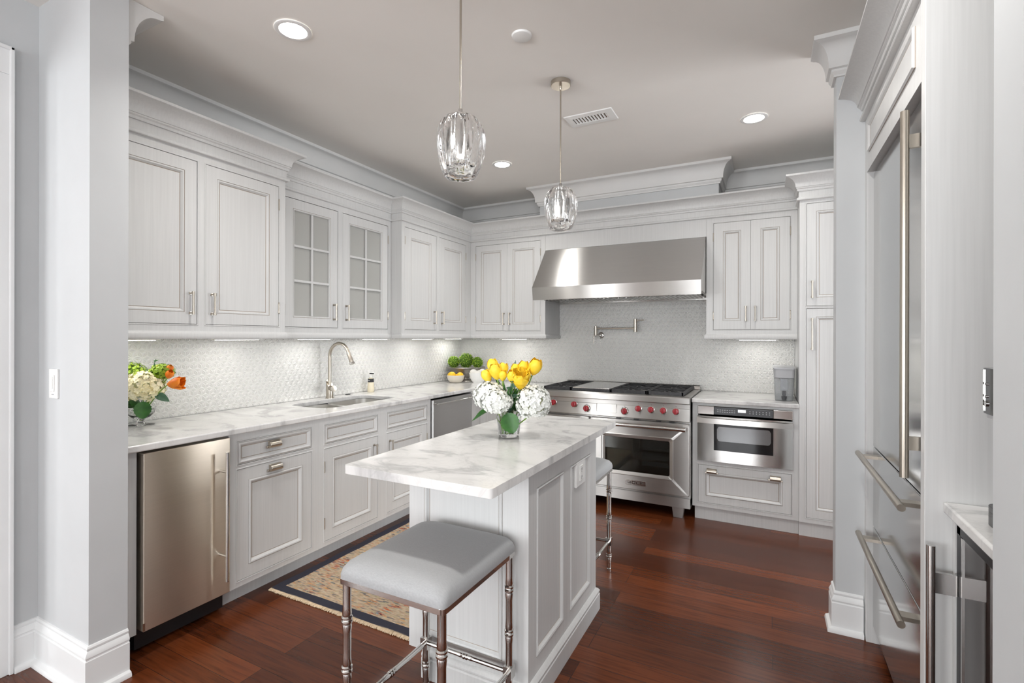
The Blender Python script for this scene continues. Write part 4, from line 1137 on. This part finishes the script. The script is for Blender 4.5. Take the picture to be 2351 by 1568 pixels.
# ------------------------------------------------------------------ light switch
r = root('light_switch', (.48, -3.65, 1.12), 'white slider light switch on the bright face of the left entry wall', 'switch')
c = 3.6452
sx, sz = .413, 1.178
m = MB(FB); m.box(sx - .036, sx + .036, sz - .060, sz + .060, c, c + .007); p = m.build('cover_plate', 'white', r, bevel=.002)
m = MB(FB); m.box(sx - .016, sx + .016, sz - .032, sz + .036, c + .007, c + .012); k = m.build('paddle', 'ceram', p, bevel=.002)
m = MB(FB); m.box(sx + .008, sx + .013, sz - .02, sz + .03, c + .012, c + .015); m.build('slider', 'white', k, bevel=.001)
m = MB(FB); m.box(sx - .010, sx + .010, sz - .046, sz - .042, c + .007, c + .0074); m.build('print', 'greyp', p)

# ------------------------------------------------------------------ under-cabinet light bars
UCW = .34
def ucl(fr, a, c, label, L=.30, w=None):
    r = root('undercabinet_light', fr((a, 1.363, c)), label, 'light', 'slim light bars under the wall cabinets')
    m = MB(fr); m.box(a - L / 2, a + L / 2, 1.352, 1.3635, c - .022, c + .022); h = m.build('housing', 'white', r, bevel=.002)
    m = MB(fr); m.box(a - L / 2 + .02, a + L / 2 - .02, 1.3510, 1.3522, c - .012, c + .012); m.build('lens', 'led', h)
    o = fr((a, 1.348, c)); n = fr.n
    lamp('undercabinet_lamp', o, (0, 0, math.radians(90) if abs(n.x) > .5 else 0), 'RECTANGLE', (L - .04, .02), UCW if w is None else w, (1, .99, .965))
for a, c, t in ((-3.30, .20, 'slim white light bar under the wall cabinet above the flower bowl'), (-2.72, .20, 'slim white light bar under the wall cabinet left of the faucet'), (-2.15, .19, 'slim white light bar under the glass-door cabinet above the sink'), (-1.55, .19, 'slim white light bar under the glass-door cabinet above the soap bottle'), (-.95, .20, 'slim white light bar under the corner wall cabinet'), (-.36, .14, 'slim white light bar deep in the corner under the wall cabinets')):
    ucl(FL, a, c, t)
ucl(FB, .76, .20, 'slim white light bar under the cabinet left of the hood')
ucl(FB, 2.93, .20, 'slim white light bar under the cabinet right of the hood')

# ------------------------------------------------------------------ faucet, soap, button
fx, fy = .092, -1.925
r = root('kitchen_faucet', (fx, fy, .914), 'brushed nickel gooseneck faucet with side lever behind the sink', 'faucet')
m = MB(); n = 28; zt = 1.040
ra = [[(fx + .026 * math.cos(2 * PI * j / n), fy + .026 * math.sin(2 * PI * j / n), z) for j in range(n)] for z in (.9145, .98)]
ra.append([(fx + .026 * math.cos(2 * PI * j / n), fy + .026 * math.sin(2 * PI * j / n), 1.020 - .030 * math.cos(2 * PI * j / n)) for j in range(n)])
m.rings(ra); m.build('body', 'nickel', r, smooth=40)
m = MB(); m.cyl((fx, fy, .9145), (fx, fy, .919), .031, 28); m.build('base_ring', 'nickel', r, smooth=40)
path = [(fx, fy, .99), (fx, fy, 1.10), (fx, fy, 1.225)]
Rg = .098
for a in range(10, 161, 10): path.append((fx + Rg * (1 - math.cos(math.radians(a))), fy, 1.225 + Rg * math.sin(math.radians(a))))
e = Vector(path[-1]); dv = (Vector(path[-1]) - Vector(path[-2])).normalized()
m = MB(); m.tube(path, .0118, 16); sp = m.build('spout', 'nickel', r, smooth=60)
m = MB(); m.lathe([(.0125, 0), (.0135, .004), (.0155, .055), (.0165, .075), (.0150, .078)], e, dv, 20); nz = m.build('spray_head', 'nickel', sp, smooth=40)
m = MB(); m.lathe([(.015, .078), (.021, .082), (.021, .092), (.015, .096), (0, .096)], e, dv, 20, cap1=False); m.build('nozzle_ring', 'chrome', nz, smooth=40)
hd = Vector((.93, -.36, .0)).normalized(); o = Vector((fx, fy, .990))
m = MB(); m.lathe([(.019, 0), (.019, .062)], o, hd, 24); m.lathe([(.0225, .062), (.0225, .078), (0, .079)], o, hd, 24, cap1=False); m.build('lever', 'nickel', r, smooth=40)
r = root('air_switch', (.045, -1.70, .914), 'small dark round button in the marble between faucet and soap bottle', 'button')
m = MB(); m.lathe([(.021, 0), (.021, .003), (.017, .005), (0, .005)], (.045, -1.70, .9143), n=24, cap1=False); m.build('cap', 'black', r, smooth=40)
bx, by = .075, -1.475
r = root('soap_bottle', (bx, by, .914), 'small soap bottle with black label and pump beside the sink', 'soap bottle')
m = MB(); m.lathe([(.026, 0), (.028, .004), (.028, .03), (.0245, .085), (.022, .110), (.012, .118), (.009, .122)], (bx, by, .9143), n=24); m.build('bottle', 'soap', r, smooth=40)
m = MB(); m.lathe([(.0252, .082), (.0232, .112)], (bx, by, .9143), n=24, cap0=False, cap1=False); m.build('label', 'label', r, smooth=40)
m = MB(FB); m.box(bx - .007, bx + .011, 1.008, 1.0125, -by + .0236, -by + .0246); m.build('label_print', 'pale', r)
m = MB(); m.lathe([(.010, .120), (.010, .132), (.004, .134), (.004, .150)], (bx, by, .9143), n=16); m.build('neck', 'white', r, smooth=40)
m = MB(); m.box(bx - .010, bx + .028, by - .007, by + .007, 1.062, 1.072); m.lathe([(.010, .148), (.010, .158)], (bx, by, .9143), n=16); m.build('pump', 'label', r, bevel=.001, smooth=40)

# ------------------------------------------------------------------ corner bowls
cx, cy = .205, -.225; ux, uy = .888, .46
r = root('footed_bowl', (cx, cy, .914), 'wide pewter footed bowl in the corner holding three green boxwood balls', 'bowl')
m = MB(); n = 40
prof = [(.062, .062, 0), (.060, .060, .006), (.028, .028, .020), (.024, .024, .034), (.06, .05, .044), (.115, .085, .062), (.150, .105, .090), (.168, .115, .118), (.190, .128, .134), (.204, .136, .140), (.204, .136, .145), (.186, .124, .143), (.16, .108, .128), (.10, .07, .09)]
m.rings([[(cx + ux * a * math.cos(2 * PI * j / n) - uy * b * math.sin(2 * PI * j / n), cy + uy * a * math.cos(2 * PI * j / n) + ux * b * math.sin(2 * PI * j / n), .9143 + z) for j in range(n)] for a, b, z in prof])
m.build('bowl', 'pewter', r, smooth=50)
def boxwood(t, z, R, label):
    o = Vector((cx + ux * t, cy + uy * t, z))
    r = root('boxwood_ball', (o.x, o.y, z - R), label, 'topiary ball', 'boxwood balls in the pewter bowl')
    MB().sphere(o, R * .90, 20).build('core', 'core', r, smooth=60)
    m = MB(); N_ = 520
    for i in range(N_):
        ph = math.acos(1 - 2 * (i + .5) / N_); th = i * 2.39996
        d = Vector((math.sin(ph) * math.cos(th), math.sin(ph) * math.sin(th), math.cos(ph)))
        t1 = d.orthogonal().normalized(); t1 = Matrix.Rotation(random.uniform(0, 6.28), 3, d) @ t1; t2 = d.cross(t1)
        c0 = o + d * R * random.uniform(.86, .97); l = .0095; tip = c0 + (d * .75 + t1 * .8) * l
        m.quad([c0 - t2 * .001, c0 + t1 * .004 + d * .004 + t2 * .0040, tip, c0 + t1 * .004 + d * .004 - t2 * .0040])
    lf = m.build('leaves', 'moss', r); lf['kind'] = 'stuff'
boxwood(-.125, 1.112, .062, 'green boxwood ball at the left of the pewter bowl')
boxwood(.004, 1.128, .079, 'largest green boxwood ball in the middle of the pewter bowl')
boxwood(.122, 1.108, .056, 'green boxwood ball at the right of the pewter bowl')
lx, ly = .214, -.425
r = root('fruit_bowl', (lx, ly, .914), 'small cream bowl with lemons on the corner countertop', 'bowl')
m = MB(); m.lathe([(.045, 0), (.060, .006), (.080, .032), (.090, .074), (.087, .075), (.076, .036), (.055, .014), (0, .012)], (lx, ly, .9143), n=36, cap1=False); m.build('bowl', 'beige', r, smooth=50)
def fruit(name, p, R, mat, label, cat, grp, k=1.12, rot=0):
    m = MB(); n = 20; rs = []; p = Vector(p); ax = Vector((math.cos(rot), math.sin(rot), .2)).normalized(); e1 = ax.orthogonal().normalized(); e2 = ax.cross(e1)
    for i in range(1, 14):
        t = PI * i / 14; h = -R * k * math.cos(t); q = R * math.sin(t) ** .92
        if k > 1.1 and i in (1, 13): q *= .6; h *= 1.04
        rs.append([p + ax * h + (e1 * math.cos(2 * PI * j / n) + e2 * math.sin(2 * PI * j / n)) * q for j in range(n)])
    m.rings(rs); o = m.build(name, mat, None, smooth=60); tag(o, label, cat, grp)
fruit('lemon', (lx - .034, ly - .022, .986), .037, 'lemon', 'lemon at the left of the cream bowl', 'lemon', 'lemons in the cream bowl', 1.14, .5)
fruit('lemon', (lx + .042, ly + .016, .983), .035, 'lemon', 'lemon at the right of the cream bowl', 'lemon', 'lemons in the cream bowl', 1.14, 2.2)
fruit('lemon', (lx + .006, ly - .035 + .06, .967), .033, 'lemon', 'lemon low in the middle of the cream bowl, mostly hidden', 'lemon', 'lemons in the cream bowl', 1.14, 1.2)
ex, ey = .415, -.325
r = root('egg_bowl', (ex, ey, .914), 'white ribbed bowl of eggs beside the cream lemon bowl', 'bowl')
m = MB(); m.lathe([(.050, 0), (.050, .008), (.060, .014), (.080, .050), (.089, .100), (.0855, .1005), (.075, .055), (.054, .022), (0, .020)], (ex, ey, .9143), n=96, cap1=False, lobes=24, amp=.014); m.build('bowl', 'ceram', r, smooth=50)
for dx, dy, z, t in ((-.036, -.026, 1.016, 'white egg at the left of the ribbed bowl'), (.045, .012, 1.021, 'white egg at the right of the ribbed bowl, highest'), (.018, -.040, 1.002, 'white egg at the front of the ribbed bowl'), (-.01, .04, 1.003, 'white egg at the back of the ribbed bowl')):
    fruit('egg', (ex + dx, ey + dy, z), .034, 'egg', t, 'egg', 'eggs in the ribbed white bowl', 1.1, dx * 60)

# ------------------------------------------------------------------ water filter dispenser
x0, x1, y0, y1 = 3.040, 3.178, -.505, -.150
cx, cy = (x0 + x1) / 2, (y0 + y1) / 2; hx, hy = .069, .178
r = root('water_dispenser', (cx, cy, .914), 'clear and grey water filter dispenser on the right countertop against the pantry', 'water dispenser')
m = MB(); m.rings([[(x, y, z) for x, y in rr(cx, cy, hx - i, hy - i, .02, 5)] for z, i in ((.9145, .012), (.94, .010), (1.10, .004), (1.10, .0065), (.94, .0125), (.92, .0145))]); m.build('tank', 'clearp', r, smooth=40)
m = MB(); m.rings([[(x, y, z) for x, y in rr(cx, cy, hx - i, hy - i, .02, 5)] for z, i in ((1.078, .008), (1.082, .004), (1.142, .001))]); m.build('reservoir', 'greyp', r, smooth=40)
m = MB(); m.rings([[(x, y, z) for x, y in rr(cx, cy, hx + i, hy + i, .02, 5)] for z, i in ((1.142, .001), (1.144, .003), (1.154, .003), (1.157, -.002))]); m.build('lid', 'greyp', r, smooth=40)
m = MB(); m.box(cx - .024, cx + .026, y0 + .016, y0 + .06, .985, 1.078); m.build('filter', 'greyp', r, bevel=.004)
m = MB(); m.box(cx - .011, cx + .010, y0 - .006, y0 + .012, .955, .988); m.lathe([(.014, 0), (.018, .026)], (cx, y0 - .004, .923), n=18); m.build('tap', 'darkgrey', r, bevel=.002, smooth=40)

# ------------------------------------------------------------------ pot filler
r = root('pot_filler', (1.75, -.05, 1.40), 'brushed nickel folding pot filler tap on the tiled wall above the range', 'pot filler')
Y = -.078
m = MB(); m.lathe([(.030, 0), (.030, .006), (.026, .010), (.014, .012)], (1.592, -.007, 1.392), (0, -1, 0), 28); m.build('rosette', 'chrome', r, smooth=40)
m = MB(); m.sphere((1.592, -.035, 1.392), .019, 18); m.cyl((1.592, -.01, 1.392), (1.592, -.045, 1.392), .011, 16); m.cyl((1.592, -.040, 1.392), (1.562, Y, 1.392), .011, 16); m.sphere((1.562, Y, 1.392), .014, 16); m.build('valve', 'chrome', r, smooth=40)
m = MB(); m.cyl((1.562, Y, 1.392), (1.562, Y, 1.478), .0145, 18); m.build('swivel_post', 'nickel', r, smooth=40)
m = MB(); m.cyl((1.562, Y, 1.456), (1.934, Y, 1.456), .0078, 14); m.build('arm', 'nickel', r, smooth=40)
m = MB(); m.cyl((1.934, Y, 1.424), (1.934, Y, 1.540), .0155, 18); m.build('joint_post', 'nickel', r, smooth=40)
m = MB(); m.cyl((1.934, Y, 1.528), (2.012, Y, 1.530), .0042, 10); m.cyl((1.548, Y - .012, 1.392), (1.546, Y - .012, 1.318), .003, 8); m.cyl((1.562, Y, 1.392), (1.546, Y - .012, 1.392), .005, 8); m.build('lever', 'nickel', r, smooth=40)
m = MB(); m.cyl((1.934, Y + .030, 1.496), (1.60, Y + .040, 1.496), .0074, 12); m.cyl((1.934, Y, 1.496), (1.934, Y + .03, 1.496), .0074, 12); m.f[:] = m.f[-18:]; m.m[:] = m.m[-18:]
# ------------------------------------------------------------------ flowers
def leaf(o, tip, w, mat, parent, nrm=(0, 0, 1), curl=.0, name='leaf', serr=0, pw=.75):
    o, tip = Vector(o), Vector(tip); d = tip - o; L = d.length; d.normalize(); nv = Vector(nrm); nv = (nv - d * nv.dot(d)).normalized(); s = d.cross(nv)
    m = MB(); n = 14; rows = []
    for i in range(n + 1):
        t = i / n; ww = w * (math.sin(PI * t ** pw) ** (.8 if pw < .8 else .62)) * (1 + (serr * (.06 if i % 2 else -.04)))
        if i in (0, n): ww = w * .02
        c = o + d * L * t - nv * curl * t * t * L
        rows.append([c + s * ww * u + nv * (abs(u) ** 1.3 * ww * .28 + .0004) for u in (-1, -.66, -.33, 0, .33, .66, 1)])
    m.rings(rows, False, False, False)
    return m.build(name, mat, parent, smooth=60)
def stem(path, parent, r=.0028, mat='stem'):
    return MB().tube(path, r, 8).build('stem', mat, parent, smooth=60)
def bez(p0, p1, bend=(0, 0, .0), n=8):
    p0, p1 = Vector(p0), Vector(p1); q = (p0 + p1) / 2 + Vector(bend)
    return [p0 * (1 - t) ** 2 + q * 2 * t * (1 - t) + p1 * t * t for t in [i / n for i in range(n + 1)]]
def hydrangea(o, R, mat, core, label, foot, n=130, sz=.82, fs=.0150, lv=()):
    o = Vector(o); r = root('hydrangea', tuple(foot), label, 'flower', 'hydrangea blooms')
    c = MB().sphere(o, R * .80, 20, 0, 1, 1, sz); c.build('flower_core', core, r, smooth=60)
    m = MB(); rng = random.Random(int(o.x * 1000))
    for i in range(n):
        ph = math.acos(1 - 1.86 * (i + .5) / n); th = i * 2.39996
        d = Vector((math.sin(ph) * math.cos(th), math.sin(ph) * math.sin(th), math.cos(ph)))
        d = (d + Vector((rng.uniform(-.16, .16), rng.uniform(-.16, .16), rng.uniform(-.16, .16)))).normalized()
        c0 = o + Vector((d.x, d.y, d.z * sz)) * R * rng.uniform(.86, 1.09)
        t1 = Matrix.Rotation(rng.uniform(0, 6.28), 3, d) @ d.orthogonal().normalized(); t2 = d.cross(t1)
        f = fs * rng.uniform(.8, 1.15)
        for k in range(4):
            a = PI / 2 * k; u = t1 * math.cos(a) + t2 * math.sin(a); v = -t1 * math.sin(a) + t2 * math.cos(a); up = d * rng.uniform(.15, .42)
            P = [c0, c0 + u * f * .38 + v * f * .42 + up * f * .3, c0 + u * f * .85 + v * f * .38 + up * f * .75, c0 + u * f * 1.04 + up * f * .8, c0 + u * f * .85 - v * f * .38 + up * f * .75, c0 + u * f * .38 - v * f * .42 + up * f * .3]
            m.add(P, [(0, 1, 2), (0, 2, 3), (0, 3, 4), (0, 4, 5)])
    b = m.build('florets', mat, r); b['kind'] = 'stuff'
    stem(bez(foot, o - Vector((0, 0, R * sz * .7))), r)
    for args in lv: leaf(*args, parent=r) if not isinstance(args, dict) else leaf(parent=r, **args)
    return r
def tulip(o, ax, h, mat, label, foot, open_=1.0, frill=0, bend=(0, 0, 0), lv=(), k=6):
    o = Vector(o); ax = Vector(ax).normalized(); r = root('tulip', tuple(foot), label, 'flower', 'tulips')
    e1 = ax.orthogonal().normalized(); e2 = ax.cross(e1); rng = random.Random(int(abs(o.x * 997 + o.z * 131)))
    base = o - ax * h * .5; Rm = h * .40
    for layer in range(k // 3):
        for q in range(3):
            a0 = 2 * PI * q / 3 + layer * PI / 3 + rng.uniform(-.1, .1); rs = []
            for i in range(10):
                t = i / 9
                rad = Rm * (math.sin(PI * (.06 + (.74 if open_ == 1 else .62) * t)) ** .8) * (1 - .10 * layer) * (1 + (open_ - 1) * t * t)
                wd = math.radians(66) * (math.sin(PI * (.12 + .80 * t)) ** .55) * (1 - .06 * layer)
                row = []
                for u in (-1, -.7, -.35, 0, .35, .7, 1):
                    a = a0 + u * wd; fr_ = frill * rng.uniform(-1, 1) * h * .09 * t
                    row.append(base + ax * (h * t * (1 - .05 * layer) - abs(u) ** 2 * h * .05 * t + fr_) + (e1 * math.cos(a) + e2 * math.sin(a)) * (rad + fr_ + .0012 * layer * -1))
                rs.append(row)
            m = MB(); m.rings(rs, False, False, False); m.build('petal', mat, r, smooth=70)
    stem(bez(foot, base + ax * .002, bend), r, .0030)
    for l in lv: leaf(parent=r, **l)
    return r

# centre bouquet on the island
vx, vy, vz = 1.940, -2.556, .914
r = root('glass_vase', (vx, vy, vz), 'clear tapered glass vase of yellow tulips and white hydrangeas on the island', 'vase')
m = MB(); m.lathe([(.0, 0), (.044, 0), (.047, .003), (.063, .128), (.0605, .128), (.0450, .014), (0, .013)], (vx, vy, vz + .0005), n=48, cap0=False, cap1=False); m.build('glass', 'glass', r, smooth=40)
m = MB(); m.lathe([(0, .0136), (.0445, .0145), (.0568, .098), (0, .098)], (vx, vy, vz + .0005), n=48, cap0=False, cap1=False); m.build('water', 'water', r, smooth=40)
def ft(k): a = k * 2.4; q = .008 + .020 * ((k * 7) % 5) / 5; return (vx + q * math.cos(a), vy + q * math.sin(a), vz + .018)
hydrangea((1.858, -2.590, 1.100), .076, 'petalw', 'hcore', 'white hydrangea at the upper left of the island bouquet', ft(0), 300, .80, .0130)
hydrangea((1.918, -2.635, 1.082), .068, 'petalw', 'hcore', 'white hydrangea at the front left of the island bouquet, above the big leaf', ft(1), 280, .74, .0130,
          lv=[dict(o=(1.966, -2.622, 1.032), tip=(2.004, -2.634, .946), w=.041, mat='leaf', nrm=(.46, -.89, .15), curl=.04, serr=1, pw=.92)])
hydrangea((2.064, -2.560, 1.080), .075, 'petalw', 'hcore', 'white hydrangea at the right of the island bouquet, beside the range knobs', ft(2), 340, .98, .0130)
Lf = [dict(o=(1.86, -2.60, 1.03), tip=(1.752, -2.60, .985), w=.022, mat='leaf', nrm=(0, -.5, 1), curl=.15), dict(o=(1.87, -2.62, 1.04), tip=(1.795, -2.65, 1.000), w=.020, mat='leaf', nrm=(0, -.6, 1), curl=.2)]
def tl(px, pz): return dict(px)
TP = [((1.848, -2.545, 1.236), (-.28, .0, 1), .062, 0, 'yellow tulip at the top left of the island bouquet'),
      ((1.884, -2.580, 1.212), (-.15, -.2, 1), .068, 0, 'large yellow tulip in the middle of the left cluster'),
      ((1.832, -2.575, 1.190), (-.5, -.2, 1), .056, 0, 'leftmost low yellow tulip of the island bouquet'),
      ((1.906, -2.550, 1.222), (.05, .1, 1), .056, 0, 'yellow tulip behind the large one in the left cluster'),
      ((1.918, -2.575, 1.195), (.15, -.2, 1), .046, 0, 'small closed yellow tulip right of the left cluster'),
      ((1.972, -2.550, 1.222), (.0, 0, 1), .052, 0, 'yellow tulip left in the right cluster, beside the dark sprig'),
      ((2.010, -2.545, 1.232), (.1, 0, 1), .058, 0, 'yellow tulip at the top middle of the right cluster'),
      ((2.072, -2.555, 1.238), (.38, -.1, 1), .070, 0, 'tall yellow tulip at the far right of the bouquet'),
      ((1.974, -2.585, 1.192), (.1, -.3, 1), .058, 0, 'yellow tulip low in the right cluster'),
      ((2.020, -2.595, 1.180), (.35, -.5, 1), .086, 1, 'large ruffled yellow tulip at the front of the right cluster')]
for i, (o, ax, h, fr_, t) in enumerate(TP):
    lv = []
    if i in (0, 2, 4, 5, 7, 9): lv = [dict(o=Vector(ft(i)) + Vector((0, 0, .10)), tip=Vector(o) + Vector((.012 * (-1) ** i, -.01, -.035)), w=.012, mat='leaf', nrm=(.3 * (-1) ** i, -1, .2), curl=.02)]
    if i == 2: lv += Lf
    tulip(o, ax, h * 1.1, 'tulipy', t, ft(i + 3), 1.12 if fr_ else 1.0, fr_, (0, 0, 0), lv, 9 if fr_ else 6)
def sprig(p0, p1, n, w, mat, label, ball=False):
    r = root('eucalyptus_sprig', tuple(p0), label, 'greenery', 'leafy sprigs'); path = bez(p0, p1); stem(path, r, .0016, 'leafd')
    for i in range(n):
        q = 2 + (len(path) - 3) * (i + .5) / n; a = path[int(q)].lerp(path[int(q) + 1], q - int(q)); th = i * 2.1
        d = Vector((math.cos(th), math.sin(th), .45)).normalized(); leaf(a, a + d * w * 2.2, w * .75, mat, r, (.46, -.89, .5), .1)
sprig(ft(5), (1.985, -2.610, 1.175), 11, .014, 'leafd', 'grey-green eucalyptus sprig at the front of the bouquet centre')
sprig(ft(6), (1.945, -2.500, 1.262), 8, .007, 'leafd', 'thin dark sprig rising between the two tulip clusters')
r = root('bouquet_filler', (1.90, -2.56, 1.02), 'leafy green filler between the tulip stems above the white hydrangeas', 'greenery')
for i in range(24):
    a = random.uniform(0, 6.28); p = Vector((1.935 + .04 * math.cos(a), -2.565 + .03 * math.sin(a), 1.03)); leaf(p, p + Vector((.075 * math.cos(a), .05 * math.sin(a), random.uniform(.05, .13))), .016, 'leaf', r, (-math.cos(a), -1, .6), .05)

# arrangement in the footed glass bowl at the far left of the counter
gx, gy, gz = .125, -3.195, .914
r = root('footed_glass_bowl', (gx, gy, gz), 'footed clear glass bowl of orange and cream flowers beside the left entry wall', 'vase')
m = MB(); m.lathe([(0, 0), (.060, 0), (.061, .003), (.020, .010), (.013, .020), (.018, .030), (.040, .040), (.058, .060), (.066, .090), (.0635, .090), (.055, .062), (.036, .044), (0, .040)], (gx, gy, gz + .0005), n=48, cap0=False, cap1=False); m.build('glass', 'glass', r, smooth=40)
m = MB(); m.lathe([(0, .0405), (.0355, .0445), (.0545, .0625), (.060, .078), (0, .078)], (gx, gy, gz + .0005), n=48, cap0=False, cap1=False); m.build('water', 'water', r, smooth=40)
def gf(k): a = k * 2.4; q = .006 + .014 * ((k * 7) % 5) / 5; return (gx + q * math.cos(a), gy + q * math.sin(a), gz + .048)
hydrangea((.205, -3.220, 1.118), .088, 'petalc', 'hcore', 'large cream hydrangea at the front of the glass bowl by the left entry wall', gf(0), 340, .82, .0128,
          lv=[dict(o=(.265, -3.255, 1.050), tip=(.290, -3.265, .968), w=.036, mat='leaf', nrm=(.85, -.46, .25), curl=.05, serr=1, pw=.9), dict(o=(.27, -3.20, 1.082), tip=(.335, -3.17, 1.048), w=.020, mat='leafd', nrm=(.6, -.6, .6), curl=.1)])
hydrangea((.050, -3.200, 1.170), .068, 'petalg', 'gcore', 'lime green bloom cut off by the left entry wall', gf(1), 300, .9, .008)
hydrangea((.232, -3.150, 1.190), .055, 'petalg', 'gcore', 'lime green bloom behind the cream hydrangea', gf(2), 260, .7, .0075)
tulip((.420, -3.185, 1.140), (.80, .50, .12), .074, 'tulipo', 'big orange tulip leaning right from the glass bowl', gf(3), 1.12, .5, (.02, 0, .05), (), 9)
tulip((.300, -3.150, 1.178), (.6, 0, .8), .048, 'tulipo', 'orange tulip half hidden behind the lime bloom', gf(4), 1, 0, (0, 0, .02))
tulip((.272, -3.135, 1.205), (.4, .1, .9), .042, 'tulipo', 'small orange tulip at the top right of the lime bloom', gf(5), 1, 0)
tulip((.185, -3.150, 1.203), (-.3, 0, 1), .042, 'tulipo', 'small orange tulip left of the lime bloom', gf(6), 1, 0)
sprig(gf(7), (.225, -3.175, 1.255), 8, .014, 'leaf', 'eucalyptus sprig standing up above the orange flowers')
r = root('bouquet_filler', (.12, -3.2, 1.0), 'dark leaves hanging over the rim of the footed glass bowl', 'greenery')
for tip in ((.06, -3.26, 1.02), (.03, -3.24, 1.05), (.11, -3.27, 1.03), (.15, -3.26, 1.06)):
    leaf((.13, -3.20, 1.02), tip, .024, 'leaf', r, (0, -1, .6), .05)
